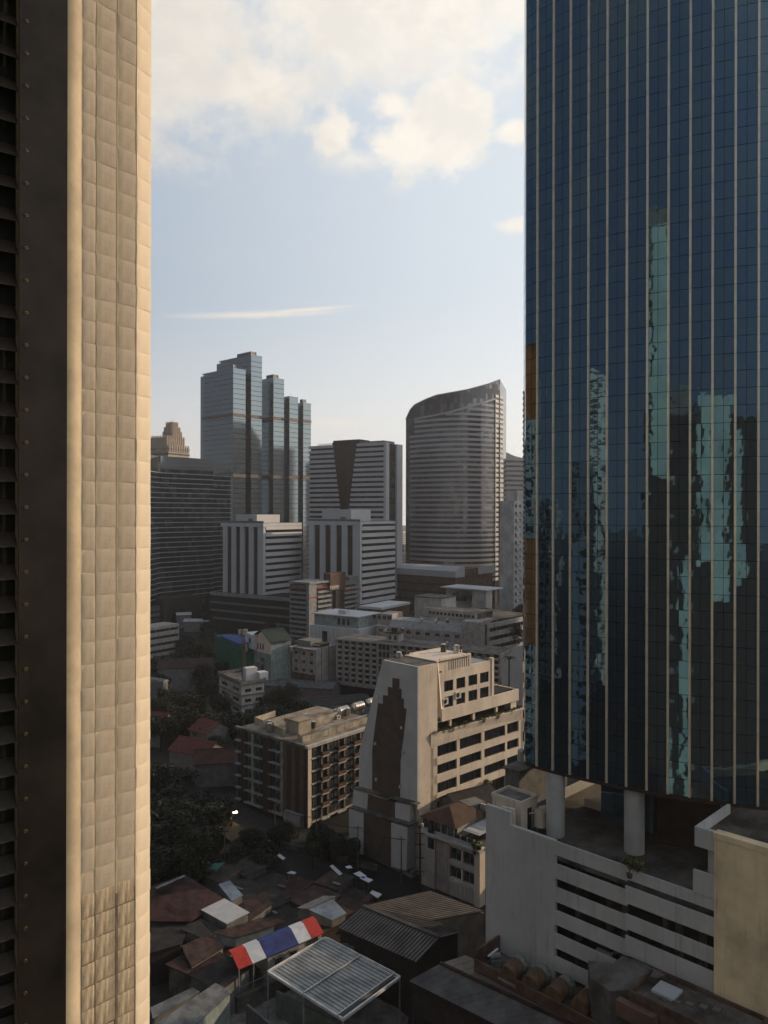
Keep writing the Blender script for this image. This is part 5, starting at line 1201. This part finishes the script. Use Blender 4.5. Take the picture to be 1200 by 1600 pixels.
# the rest of the dense dark shacks, laid out on the skewed grid between the apartment and the canopy
rs = random.Random(21)
d1_ = Vector((cos(radians(-38)), sin(radians(-38)))); d2_ = Vector((cos(radians(52)), sin(radians(52))))
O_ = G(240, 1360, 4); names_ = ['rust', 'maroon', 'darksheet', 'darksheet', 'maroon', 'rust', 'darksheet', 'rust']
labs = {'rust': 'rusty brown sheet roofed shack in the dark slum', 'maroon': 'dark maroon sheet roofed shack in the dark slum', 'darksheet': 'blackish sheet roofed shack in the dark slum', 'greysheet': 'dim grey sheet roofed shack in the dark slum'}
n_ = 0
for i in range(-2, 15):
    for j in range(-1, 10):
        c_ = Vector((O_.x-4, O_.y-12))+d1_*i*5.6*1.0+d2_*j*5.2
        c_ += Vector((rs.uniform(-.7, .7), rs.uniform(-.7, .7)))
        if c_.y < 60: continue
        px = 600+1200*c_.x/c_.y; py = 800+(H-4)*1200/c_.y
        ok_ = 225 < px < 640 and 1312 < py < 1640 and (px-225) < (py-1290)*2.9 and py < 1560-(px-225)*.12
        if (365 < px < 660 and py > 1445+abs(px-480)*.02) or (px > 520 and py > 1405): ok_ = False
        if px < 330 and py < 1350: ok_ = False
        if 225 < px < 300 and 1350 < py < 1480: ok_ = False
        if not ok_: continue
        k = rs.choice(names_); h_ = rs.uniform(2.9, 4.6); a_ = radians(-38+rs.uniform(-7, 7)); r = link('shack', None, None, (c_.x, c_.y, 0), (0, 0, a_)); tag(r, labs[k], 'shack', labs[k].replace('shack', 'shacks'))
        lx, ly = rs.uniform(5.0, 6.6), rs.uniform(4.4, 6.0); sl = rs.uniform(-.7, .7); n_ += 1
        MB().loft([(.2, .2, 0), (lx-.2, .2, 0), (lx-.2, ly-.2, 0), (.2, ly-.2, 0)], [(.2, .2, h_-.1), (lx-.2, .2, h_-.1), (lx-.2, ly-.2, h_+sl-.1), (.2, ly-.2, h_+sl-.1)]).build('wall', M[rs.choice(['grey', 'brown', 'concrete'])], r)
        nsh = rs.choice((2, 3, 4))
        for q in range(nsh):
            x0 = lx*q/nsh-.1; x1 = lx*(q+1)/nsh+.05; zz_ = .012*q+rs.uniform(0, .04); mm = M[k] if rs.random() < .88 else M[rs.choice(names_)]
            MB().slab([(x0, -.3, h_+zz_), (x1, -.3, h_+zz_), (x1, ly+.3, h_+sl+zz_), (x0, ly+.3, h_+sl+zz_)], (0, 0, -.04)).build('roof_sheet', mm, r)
        if rs.random() < .35:
            x0 = rs.uniform(.3, lx-2); MB().box(x0, 1, h_+max(sl, 0)+.06, x0+rs.uniform(.8, 2.2), 1.2+rs.uniform(.1, .5), h_+max(sl, 0)+.12).build('loose_board', M[rs.choice(['greysheet', 'concrete', 'grey'])], r)
# lane edge wall in front of the apartment block
lw_ = tag(link('lane_wall', None, None), 'thin pale kerb wall along the lane between the shacks and the apartment block', 'wall')
a = G(425, 1312, 1.2); c_ = G(590, 1352, 1.2); wallp('coping', a, c_, 0, 1.2, 1.2, M['concrete'], lw_, .25)
lw_ = tag(link('garden_wall', None, None), 'short pale wall between the brown apartment block and the white end wall', 'wall')
wallp('coping', G(527, 1319, 2.2), G(548, 1306, 2.2), 0, 2.2, 2.2, M['grey'], lw_, .25)
# ---------------------------------------------------------------- yard with tanks beside the podium
TZ = 15.6
y1, y2, y3, y4 = G(762, 1452, 17.6), G(742, 1490, 16.2), G(962, 1596, 16.2), G(935, 1512, 17.6)
yd = Bld('brown_service_block', 'flat roofed block with brown walled tank yard at the foot of the car park', 'building', 742, 92.5, 45)
v_l = 0.0
u_b = yd.loc(y1.x, y1.y)[0]
zt = 15.2
yd.bx('body', M['brown'], 0, -24, 0, 9.4, 0, zt-.3); yd.bx('yard_floor', M['concrete'], .3, -24, zt-.29, 9.2, -.3, zt)
yd.bx('rear_wall', M['terracotta'], 8.6, -24, zt-.28, 8.85, 0, zt+2.4); yd.bx('front_wall', M['plum'], 0, -24, zt-.28, .25, 0, zt+1.0); yd.bx('side_wall', M['plum'], .26, -.25, zt-.28, 8.59, 0, zt+2.0)
for k in range(12): yd.bx('wall_post', M['plum'], 8.45, -1.2-k*2.0, zt, 8.59, -1.0-k*2.0, zt+2.3)
def placew(bb, u, v, z): return (bb.X+u*bb.c-v*bb.s, bb.Y+u*bb.s+v*bb.c, z)
bm_ = mat('brown barrel', (.15,.085,.05), rough=.45, var=.3, scale=1.2, fine=.4); gb_ = mat('pale green barrel cap', (.24,.25,.22), rough=.5, var=.3, scale=1.5)
for i, (px, py) in enumerate(((808, 1507), (843, 1522), (879, 1539), (920, 1556))):
    p = G(px, py, zt+1.5); u, v = yd.loc(p.x, p.y)
    t_ = link('storage_tank', None, None, placew(yd, u, v, zt), (0, 0, yd.t)); tag(t_, ['brown barrel tank at the left end of the tank row', 'brown barrel tank, second from the left of the tank row', 'brown barrel tank, third of the tank row', 'dark brown barrel tank nearest the yellow sheet'][i], 'tank', 'barrel tanks in the brown yard')
    smooth(MB().cyl((-1.9, 0, 1.1), (.2, 0, 1.2), 1.0, 22).build('shell', bm_, t_), 50); smooth(MB().cyl((.21, 0, 1.2), (1.3, 0, 1.2), 1.05, 22, .95).build('cap', gb_, t_), 50); smooth(MB().cyl((1.31, 0, 1.2), (1.7, 0, 1.2), .95, 22, .4).build('dome', bm_, t_), 50)
    MB().box(-1.6, -.8, 0, -1.2, .8, .5).build('saddle', M['concrete'], t_); MB().box(.6, -.8, 0, 1.0, .8, .5).build('saddle', M['concrete'], t_); MB().bar((-1.9, -1.2, .3), (-1.9, 1.2, .3), .15, .3).build('kerb', M['steel'], t_)
p = G(775, 1497, zt+.8); u, v = yd.loc(p.x, p.y)
pm = link('pump_unit', None, None, placew(yd, u, v, zt)); tag(pm, 'small pale pump unit left of the barrel tanks', 'pump'); MB().box(-.6, -.5, 0, .7, .5, .7).build('base', M['grey'], pm); MB().cyl((-.6, 0, 1), (.6, .2, 1.1), .35, 10).build('motor', M['midgrey'], pm); MB().bar((-.9, -.3, 1.2), (.4, .5, 1.7), .3, .08).build('cover', M['stripe'], pm)
# crumpled plaster hut, yellow sheet, roof with hatch
cr_ = tag(link('sagging_hut', None, None, (0, 0, 0)), 'sagging grey plaster hut roof between the tanks and the hatch roof', 'hut')
rp1 = [((920, 1500), 19.9), ((955, 1508), 20.3), ((973, 1493), 21.8), ((1000, 1500), 22.4), ((1040, 1522), 22.0), ((1015, 1534), 21.5), ((985, 1545), 21.0), ((955, 1548), 20.5), ((925, 1528), 20.0)]
pp = [G(x, y, z) for (x, y), z in rp1]; cc = sum(pp, Vector())/len(pp)+Vector((0, 0, .9)); mb = MB(); n_ = len(pp)
mb.add(pp+[cc]+[Vector((p.x, p.y, zt)) for p in pp], [(i, (i+1) % n_, n_) for i in range(n_)]+[((i+1) % n_, i, n_+1+i, n_+1+(i+1) % n_) for i in range(n_)]); mb.build('plaster_shell', M['concrete'], cr_)
ys = tag(link('yellow_sheet', None, None), 'tilted yellow sheet leaning between the last tank and the sagging hut', 'sheet')
yy = [G(930, 1531, zt+2.4), G(938, 1529, zt+2.4), G(959, 1550, zt+1.0), G(952, 1556, zt+1.0)]; MB().slab(yy, (0, 0, -.1)).build('panel', M['yellow'], ys)
MB().bar(yy[3]+Vector((0,0,-.15)), Vector((yy[3].x, yy[3].y, zt)), .08, .08).build('prop', M['steel'], ys); MB().bar(yy[0]+Vector((0,0,-.15)), Vector((yy[0].x, yy[0].y, zt)), .08, .08).build('prop', M['steel'], ys)
ha = Bld('hatch_roof_block', 'dark stained flat roof with a pale square hatch at the bottom right', 'building', 1120, 71, 45)
hz_ = 22.0; p1 = ha.hz(1155, 1560, hz_); 
vr = ha.v(1168); vl = ha.v(985)
ha.bx('body', M['plum'], 0, vr, 0, 5.3, vl, hz_-.5); ha.bx('roof', M['deck'], .25, vr+.2, hz_-.49, 5.1, vl-.2, hz_-.25); ring(ha, 'parapet', 'plum', -.1, 5.4, vr-.1, vl+.1, hz_-.5, hz_+.1, .2)
hu, hv_ = ha.hz(1042, 1537, hz_+.6)
ha.bx('hatch', M['stripe'], hu-1.0, hv_-1.2, hz_-.24, hu+1.2, hv_+1.1, hz_+.02); ha.bx('duct', M['plum'], -1.0, vl-3, hz_-2.4, -.11, vl+1, hz_-.9)
for k in range(5): ha.bx('debris', M['concrete'], 1.2+k*.5, vl-3.2-k*1.1, hz_-.24, 1.6+k*.6, vl-2.5-k*1.1, hz_-.1)
# long sheet roof in front of the yard
sr = tag(link('long_sheet_roof', None, None), 'long dull brown sheet roof with a reddish ridge across the bottom right', 'roof')
def edge(px, py, z): return G(px, py, z)
top_a, top_b = edge(728, 1492, 14.6), edge(985, 1612, 14.6); rd_a, rd_b = edge(689, 1505, 14.9), edge(905, 1606, 14.9); lo_a, lo_b = edge(640, 1532, 12.5), edge(800, 1612, 12.5)
shm = mat('dull sheet metal', (.12,.115,.11), var=.25, scale=.4, rough=.5, fine=.35); shb = mat('brownish sheet metal', (.13,.10,.09), var=.25, scale=.4, rough=.55, fine=.35)
for i in range(14):
    for (a0, a1, c0, c1, m_) in ((top_a, top_b, rd_a, rd_b, shb), (rd_a, rd_b, lo_a, lo_b, shm)):
        t0, t1 = i/14+.002, (i+1)/14-.002
        MB().slab([a0.lerp(a1, t0), a0.lerp(a1, t1), c0.lerp(c1, t1), c0.lerp(c1, t0)], (0, 0, -.08)).build('roof_sheet', m_, sr)
MB().bar(rd_a+Vector((0,0,.08)), rd_b+Vector((0,0,.08)), .45, .16).build('ridge_cap', M['maroon'], sr)
wallp('wall', lo_a+Vector((.3, .3, 0)), lo_b+Vector((.3, .3, 0)), 0, 12.3, 12.3, M['brown'], sr)
A = [Vector((p.x, p.y, 0)) for p in (lo_a, top_a)]; MB().loft([A[0]+Vector((.4,0,0)), A[1]+Vector((.4,0,0)), top_a+Vector((.4,0,-.2)), rd_a+Vector((.4,0,-.2)), lo_a+Vector((.4,0,-.2))], [A[0]+Vector((.7,-.3,0)), A[1]+Vector((.7,-.3,0)), top_a+Vector((.7,-.3,-.2)), rd_a+Vector((.7,-.3,-.2)), lo_a+Vector((.7,-.3,-.2))]).build('gable_wall', M['brown'], sr)
M['leafy'] = mat('yellowish leaf', (.050,.046,.014), var=.5, scale=.9, rough=.7, bump=0)
# ---------------------------------------------------------------- foliage
def leaf_mesh(name, n, rx, rz, leaf, mats, seed, lobes=7, zc=0):
    r_ = random.Random(seed); L_ = [(r_.uniform(-.55, .55)*rx, r_.uniform(-.55, .55)*rx, zc+r_.uniform(-.45, .6)*rz, r_.uniform(.35, .62)) for _ in range(lobes)]
    mb = MB()
    for _ in range(n):
        x, y, z, s_ = r_.choice(L_); d = Vector((r_.gauss(0, 1), r_.gauss(0, 1), r_.gauss(0, 1))).normalized()*r_.uniform(.55, 1.05)
        c_ = Vector((x+d.x*s_*rx, y+d.y*s_*rx, z+d.z*s_*rz)); l_ = leaf*r_.uniform(.6, 1.4)
        a = Vector((r_.gauss(0, 1), r_.gauss(0, 1), r_.gauss(0, .6))).normalized()*l_; e = Vector((r_.gauss(0, 1), r_.gauss(0, 1), r_.gauss(0, .6))).normalized()*l_*.8
        mb.add([c_-a, c_+e*.6, c_+a, c_-e*.6], [(0, 1, 2, 3)], 0 if r_.random() < .75 else 1)
    return mb.mesh(name, mats)
crowns = [leaf_mesh('crown', 3000, 4.6*(1, .8, 1.15, .9, 1.05, .75, 1)[s], 3.6*(1, 1.3, .75, 1.1, .9, 1.35, 1)[s], (.42, .34, .5, .38, .45, .3, .4)[s], [M['leaf'], M[('leaf2', 'leaf', 'leaf2', 'leafy', 'leaf2', 'leafy', 'leaf')[s]]], s, (9, 6, 12, 8, 5, 7, 14)[s]) for s in range(7)]
def trunk_mesh(seed):
    r_ = random.Random(seed); mb = MB(); mb.cyl((0, 0, 0), (.2, .1, 5), .32, 8, .2)
    for k in range(5):
        a = r_.uniform(0, 6.28); mb.cyl((.15, .08, 3.8+k*.25), (2.6*cos(a), 2.6*sin(a), 6.5+r_.uniform(0, 1.5)), .13, 6, .05)
    return mb.mesh('trunk', M['bark'])
trunks = [trunk_mesh(s) for s in range(3)]
def tree(px, py, zt, s_, lab, grp, rr=[0]):
    p = G(px, py, zt); rr[0] += 1; sc = s_/4.6; r = link('tree', None, None, (p.x, p.y, 0), (0, 0, rr[0]*1.7)); tag(r, lab, 'tree', grp)
    hc = max(2.5, zt-3.2*sc); link('trunk', trunks[rr[0] % 3], r).scale = (sc, sc, hc/7.0)
    c_ = link('crown', crowns[rt2.randrange(7)], r, (0, 0, hc)); c_.scale = (sc, sc, sc*rt2.uniform(.8, 1.15))
rt2 = random.Random(5)
def grove(n, box, zt, s_, lab, grp, test=None):
    k = 0; it = 0
    while k < n and it < 4000:
        it += 1; px = rt2.uniform(box[0], box[2]); py = rt2.uniform(box[1], box[3])
        if test and not test(px, py): continue
        tree(px, py, zt+rt2.uniform(-2, 2), s_*rt2.uniform(.75, 1.25), lab, grp); k += 1
grove(34, (236, 985, 345, 1130), 10, 5.4, 'dark leafy tree in the upper part of the shaded wood at the left', 'dark trees in the upper wood', lambda x, y: not (236 < x < 262 and 1055 < y < 1095) and not (262 < x < 300 and 1030 < y < 1075))
grove(16, (345, 1095, 480, 1128), 9, 4.6, 'dark leafy tree between the small white building and the brown apartment block', 'dark trees behind the apartment block')
grove(9, (415, 1055, 470, 1098), 8, 4.2, 'dark leafy tree around the sheds below the gabled townhouse', 'dark trees among the sheds', lambda x, y: y > 1075 or x > 450)
grove(26, (236, 1185, 365, 1335), 9, 5.0, 'dark leafy tree in the lower wood beside the brown apartment block', 'dark trees in the lower wood', lambda x, y: not (y < 1225 and x > 270) and not (320 < x < 400 and y > 1255))
grove(7, (262, 1118, 360, 1180), 8, 4.0, 'dark leafy tree between the red villa roofs', 'dark trees between the villas', lambda x, y: x < 262 or x > 335 or y < 1128)
grove(18, (300, 958, 450, 1000), 9, 5.4, 'dark tree in front of the long parking deck', 'dark trees before the parking deck')
grove(5, (235, 940, 330, 965), 9, 6, 'dark tree at the foot of the dark banded office', 'dark trees by the banded office')
grove(12, (760, 945, 815, 975), 22, 5.5, 'dark bushy tree on the raised ground right of the white pavilion', 'dark trees by the pavilion')
grove(5, (690, 940, 765, 955), 17, 3.4, 'dark tree in front of the white pavilion', 'dark trees before the pavilion')
grove(6, (590, 940, 650, 950), 8, 5, 'dark tree at the foot of the right striped block', 'dark trees by the striped block')
grove(5, (498, 1302, 560, 1330), 5, 2.6, 'small dark tree in the lane behind the shacks', 'small dark trees in the lane')
grove(14, (385, 1292, 530, 1322), 4, 2.2, 'dark shrub along the foot of the brown apartment block', 'dark shrubs along the apartment block')
grove(12, (325, 1318, 420, 1345), 5, 2.8, 'low dark tree between the dim grey roof and the shacks', 'low dark trees above the shacks')
grove(3, (790, 1055, 818, 1075), 12, 3, 'dark shrub below the plain gable wall', 'dark shrubs by the gable wall')
grove(8, (660, 1585, 790, 1640), 7, 3.6, 'dark tree below the long sheet roof at the bottom edge', 'dark trees at the bottom edge')
# terrace hedge, roof plants
hm_ = leaf_mesh('foliage', 240, .75, .5, .16, [M['leaf3'], M['leaf2']], 50, 4)
u = OFFICE.u(674); k = 0
while u < OFFICE.u(819):
    r = link('planter_shrub', hm_, None, placew(OFFICE, u, .35, 26.45), (0, 0, k)); sc = rt2.uniform(.9, 1.45); r.scale = (sc, sc, sc*rt2.uniform(.8, 1.5)); tag(r, 'olive green shrub in the long planter of the cream office block', 'shrub', 'shrubs in the long planter of the cream office block'); u += .82; k += 1
for i, (x, y, z, s_, lab) in enumerate(((985, 1340, 32.6, 1.7, 'bushy plant on the podium parapet at the foot of the second column'), (742, 1316, 11.6, 1.6, 'yellow green shrub on the terrace corner of the cream townhouse'), (668, 1262, 10.6, 2.2, 'tall rooftop plants behind the townhouse roof'), (760, 1219, 13.5, 1.8, 'dry shrub behind the dark brown roof'))):
    p = G(x, y, z); r = link('potted_plant', None, None, (p.x, p.y, z-s_*.9)); tag(r, lab, 'plant'); q_ = link('foliage', hm_, r, (0, 0, s_*.7)); q_.scale = (s_, s_, s_*1.1); MB().cyl((0, 0, -.5), (0, 0, s_*.6), .07, 6).build('stem', M['bark'], r); MB().cyl((0, 0, -.6), (0, 0, -.05), .3, 10, .38).build('pot', M['terracotta'], r)
# palm by the gable wall
p = P(795, 1030, 226); r = link('palm_tree', None, None, (p.x, p.y, 0)); tag(r, 'palm tree standing against the plain gable wall', 'palm'); hp = P(795, 1030, 226).z
MB().cyl((0, 0, 0), (.2, 0, hp), .32, 8, .2).build('trunk', M['bark'], r)
for k in range(11):
    a = k*.57; mb = MB(); pr = None
    for q in range(5):
        t_ = q/4; c_ = Vector((cos(a)*2.6*t_+.2, sin(a)*2.6*t_, hp+1.1*sin(t_*2.6)-.9*t_*t_)); wd = .35*(1-t_)+.05; s1_ = Vector((-sin(a), cos(a), -.4))*wd; s2_ = Vector((sin(a), -cos(a), -.4))*wd
        if pr: mb.add([pr[0], pr[1], c_, c_+s1_], [(0, 1, 2, 3)]); mb.add([pr[1], pr[2], c_+s2_, c_], [(0, 1, 2, 3)])
        pr = (c_+s1_, c_, c_+s2_)
    mb.build('frond', M['leaf2'], r)
# lit lamp among the trees by the lane
lp = G(362, 1271, 4.2); r = link('street_lamp', None, None, (lp.x, lp.y, 0)); tag(r, 'lit street lamp among the trees below the brown apartment block', 'lamp')
MB().cyl((0, 0, 0), (0, 0, 4.6), .07, 8).build('pole', M['steel'], r); MB().bar((0, 0, 4.6), (1.0, -.5, 4.7), .08, .08).build('arm', M['steel'], r)
em = bpy.data.materials.new('lamp glow'); em.use_nodes = True; eb = em.node_tree.nodes['Principled BSDF']; eb.inputs['Emission Color'].default_value = (1, .72, .38, 1); eb.inputs['Emission Strength'].default_value = 22
for x in (0.2, 1.0): MB().box(x-.45, -.45, 4.4, x+.35, .05, 4.62).build('lamp_head', em, r)
ld = bpy.data.lights.new('lamp_light', 'POINT'); ld.energy = 110; ld.color = (1, .68, .35); ld.shadow_soft_size = .3; lo_ = bpy.data.objects.new('lamp_light', ld); C.objects.link(lo_); lo_.parent = r; lo_.location = (.6, -1.0, 4.2)
# ---------------------------------------------------------------- our own building and the city behind, seen mirrored in the glass
own = Bld('apartment_tower', 'pale green tower on the viewer side, seen only mirrored in the glass tower', 'apartment tower', xy=(-.42*.7071, -.42*.7071), th=45)
gw = mat('pale green wall', (.40,.50,.48), streak=.3, scale=.1)
own.bx('mass', M['brown'], -24, -32, 0, -.6, 40, 92); own.bx('upper_mass', M['grey'], -22, 27, 92, -.6, 39, 138); own.bx('upper_mass', M['grey'], -20, 12, 92, -3, 20, 98)
for v0, v1, zt_ in ((27.5, 32.2, 134), (33.2, 38.8, 139), (-9, -.6, 97), (1.2, 6.5, 97), (-22, -15, 90), (16, 18, 60), (20, 26, 22)):
    own.bx('wall_strip', gw, -.59, v0, {27.5: 78, 33.2: 64, -9: 50, 1.2: 58, -22: 52}.get(v0, 4), -.1 if v0 > 5 else -.3, v1, zt_)
for z in range(6, 90, 7):
    for v0 in (20, 23.5, 8, 12): own.bx('balcony', M['midgrey'], -.59, v0, z, -.05, v0+2.4, z+1.6)
for z in range(4, 130, 4): own.bx('window_strip', M['gdark'], -.59, 32.25, z, -.4, 33.15, z+2.4); own.bx('window_strip', M['gdark'], -.29, 1.6, z*.68, -.05, 2.9, z*.68+1.4)
rb = random.Random(77)
bdat = [(-120, 70, 26, 22, 62), (-95, 20, 20, 20, 48), (-170, 50, 30, 26, 95), (-150, -20, 28, 24, 70), (-230, 90, 34, 30, 110), (-210, 10, 30, 30, 60), (-280, 40, 40, 30, 85), (-70, -60, 26, 26, 75), (-110, -110, 30, 30, 120), (-60, -150, 30, 26, 90), (-140, 105, 24, 22, 80), (-190, 130, 30, 26, 120), (-105, 95, 18, 18, 55), (-320, 120, 40, 30, 120), (-180, -60, 30, 30, 100)]
for i, (x, y, a_, c_, hh_) in enumerate(bdat):
    hh_ *= 1.25
    q = Bld('city_block', 'city block behind the viewer, seen only mirrored in the glass tower', 'building', xy=(x, y), th=45+rb.uniform(-8, 8), group='city blocks mirrored in the glass tower')
    q.bx('core', M['goffice'], .5, .5, 0, a_-.5, c_-.5, hh_-.3); wm_ = rb.choice(['offwhite', 'stripe', 'mint', 'cream', 'stripe2'])
    z = 2
    while z < hh_: q.bx('floor_band', M[wm_], 0, 0, z, a_, c_, z+rb.choice((1.4, 1.9))); z += 3.6
    for v in (0, c_*.3, c_*.62): q.bx('pier', M[wm_], a_-.4, v, 0, a_+.3, v+3, hh_+.5); q.bx('pier', M[wm_], v/c_*a_, -.3, 0, v/c_*a_+2.4, .4, hh_+.5)
# unseen blocks added beyond the glass tower to shade the low town
for i, (x, y, a_, c_, hh_, th_) in enumerate([(120, 470, 46, 40, 150, 50), (70, 262, 40, 26, 44, 45), (88, 215, 34, 22, 28, 45), (96, 150, 26, 50, 24, 45), (150, 118, 30, 40, 52, 45), (190, 330, 44, 40, 85, 48), (215, 430, 50, 40, 120, 52), (120, 70, 26, 30, 30, 45), (86, 196, 24, 24, 24, 45), (250, 560, 60, 40, 150, 50)]):
    q = Bld('shade_block', 'unseen banded block added beyond the glass tower to cast shade', 'building', xy=(x, y), th=th_, group='unseen blocks added to cast shade')
    q.bx('core', M['goffice'], .5, .5, 0, a_-.5, c_-.5, hh_-.3); z = 2
    while z < hh_: q.bx('floor_band', M['stripe2'], 0, 0, z, a_, c_, z+1.8); z += 3.8
# fill: far skyline of low town blocks, and the street grid beyond
rk = random.Random(9); n_ = 0
for i in range(230):
    Y = rk.uniform(330, 1500); X = rk.uniform(-.55, .55)*Y; px = 600+1200*X/Y; py0 = 800+H*1200/Y
    if 235 < px < 470 and Y < 660 or 440 < px < 800 and 370 < Y < 640 or 600 < px < 860 and Y < 640: continue
    hh_ = rk.uniform(8, 26) if Y < 700 else rk.uniform(10, 45)
    if 440 < px < 650 and Y < 400: continue
    q = link('town_block', None, None, (X, Y, 0), (0, 0, radians(45+rk.uniform(-12, 12)))); tag(q, 'small hazy town block far behind the towers', 'building', 'small town blocks far behind the towers')
    a_, c_ = rk.uniform(10, 24), rk.uniform(10, 22); m_ = rk.choice(['offwhite', 'grey', 'stripe2', 'pink', 'concrete'])
    MB().box(0, 0, 0, a_, c_, hh_).build('wall', M[m_], q); mb = MB()
    z = 2
    while z < hh_-2: mb.box(.5, -.08, z, a_-.5, 0, z+1.3); mb.box(-.08, .5, z, 0, c_-.5, z+1.3); z += 3.3
    mb.build('window_band', M['gdark'], q)

# ---------------------------------------------------------------- small things: roof plant, cars, wires
rc = random.Random(31)
def clutter(name_, px, py, z, n, spread, th=50):
    c0 = G(px, py, z)
    root = bpy.data.objects.get(name_)
    th_ = radians(th); d1 = Vector((cos(th_), sin(th_), 0)); d2 = Vector((-sin(th_), cos(th_), 0))
    for i in range(n):
        p = c0+d1*rc.uniform(-spread, spread)+d2*rc.uniform(-spread*.5, spread*.5); k = rc.choice(('unit', 'tank', 'dish'))
        if k == 'unit':
            r = link('roof_unit', None, None, (p.x, p.y, z), (0, 0, th_)); MB().box(-.6, -.4, .1, .6, .4, 1.0).build('casing', M['whitemetal'], r); MB().cyl((0, -.42, .55), (0, -.401, .55), .32, 12).build('fan_grille', M['black'], r)
            for x in (-.5, .5): MB().box(x-.05, -.35, 0, x+.05, .35, .1).build('foot', M['steel'], r)
            tag(r, 'small white cooling unit on a low flat roof in the middle distance', 'cooling unit', 'cooling units on the low roofs')
        elif k == 'tank':
            r = link('roof_tank', None, None, (p.x, p.y, z), (0, 0, th_)); smooth(MB().cyl((0, 0, .6), (0, 0, 2.2), .6, 14).build('shell', M[rc.choice(('tank', 'concrete', 'tank'))], r), 50); smooth(MB().cyl((0, 0, 2.201), (0, 0, 2.4), .6, 14, .15).build('lid', M['tank'], r), 50)
            for x, y in ((-.4, -.4), (.4, -.4), (.4, .4), (-.4, .4)): MB().box(x-.05, y-.05, 0, x+.05, y+.05, .6).build('leg', M['steel'], r)
            tag(r, 'small upright roof tank on legs on a low flat roof', 'water tank', 'small tanks on the low roofs')
        else:
            r = link('satellite_dish', None, None, (p.x, p.y, z), (0, 0, 2.2+rc.uniform(-.3, .3))); MB().cyl((0, 0, 0), (0, 0, 1.1), .04, 6).build('post', M['steel'], r); smooth(MB().cyl((.06, 0, 1.1), (.32, 0, 1.3), .10, 16, .62).build('dish', M['concrete'], r), 60)
            tag(r, 'small satellite dish on a low roof', 'satellite dish', 'satellite dishes on the low roofs')
def zr(px, py, Y): return H-(py-800)/1200*Y
for px, py, Y, n, sp in ((470, 1014, 300, 9, 8), (545, 1003, 325, 5, 9), (590, 1012, 305, 5, 10), (640, 985, 315, 7, 11), (540, 967, 330, 6, 8), (700, 1018, 270, 6, 9), (690, 974, 312, 8, 12), (735, 924, 385, 4, 5), (500, 912, 392, 4, 5), (380, 1070, 254, 4, 3), (628, 1035, 158, 4, 3), (705, 1024, 162, 4, 4)):
    clutter('', px, py, zr(px, py, Y)+.05, n, sp)
for x, y, n, sp in ((500, 1128, 6, 9), (440, 1140, 4, 4)):
    clutter('', x, y, AZ-.39, n, sp)
cars = [((.6, .58, .55), 'white'), ((.03, .03, .035), 'black'), ((.25, .25, .26), 'grey'), ((.25, .03, .03), 'red'), ((.04, .07, .2), 'blue')]
cm = {n_: mat(n_+' car paint', c_, rough=.25, var=.03, bump=.02, spec=.6) for c_, n_ in cars}
def car(x, y, th_, n_, lab, grp=None):
    r = parked(wg, 0, 0, 0, cm[n_]); r.location = (x, y, .03); r.rotation_euler = (0, 0, radians(th_)); tag(r, lab, 'car', grp)
for i in range(9):
    t_ = i/9; x = -120+150*t_; y = 318-112*t_*1.0; n_ = cars[rc.randrange(5)][1]
    car(x+rc.uniform(-2, 2), y+rc.uniform(-3, 3), -37, n_, n_+' car on the shaded street by the small white building', n_+' cars on the shaded street')
for i, (px, py) in enumerate(((505, 1330), (520, 1338))):
    p = G(px, py, .03); car(p.x, p.y, -35, ('white', 'grey')[i], ('white car in the lane behind the shack row', 'grey car in the lane nearer the white end wall')[i])
poles = []
for i, (px, py) in enumerate(((430, 1322), (495, 1340), (560, 1358), (628, 1378), (300, 1345), (352, 1365))):
    p = G(px, py, .02); r = link('utility_pole', None, None, (p.x, p.y, 0)); tag(r, ['grey utility pole at the left end of the lane wall', 'grey utility pole midway along the lane wall', 'grey utility pole by the bluish sheet patches', 'grey utility pole at the foot of the white end wall', 'grey utility pole beside the big maroon barn', 'grey utility pole between the maroon barn and the teal roof'][i], 'pole')
    MB().cyl((0, 0, 0), (0, 0, 8.6), .15, 8, .1).build('shaft', M['concrete'], r); MB().bar((-.8, 0, 8.1), (.8, 0, 8.1), .1, .12).build('crossarm', M['brown'], r); poles.append(p)
def wire(a, b_, lab):
    mb = MB(); 
    for o_ in (-.6, 0, .6):
        pr = None
        for k in range(9):
            t_ = k/8; q = a.lerp(b_, t_); c_ = Vector((q.x+o_, q.y, 8.15-1.1*4*t_*(1-t_)*.5))
            if pr is not None: mb.bar(pr, c_, .035, .035)
            pr = c_
    tag(mb.build('overhead_wire', M['black']), lab, 'wire')
for i in range(3): wire(poles[i], poles[i+1], ['overhead wires at the left stretch of the lane', 'overhead wires at the middle stretch of the lane', 'overhead wires at the stretch of the lane by the white end wall'][i])
wire(poles[4], poles[5], 'overhead wires above the maroon barn')
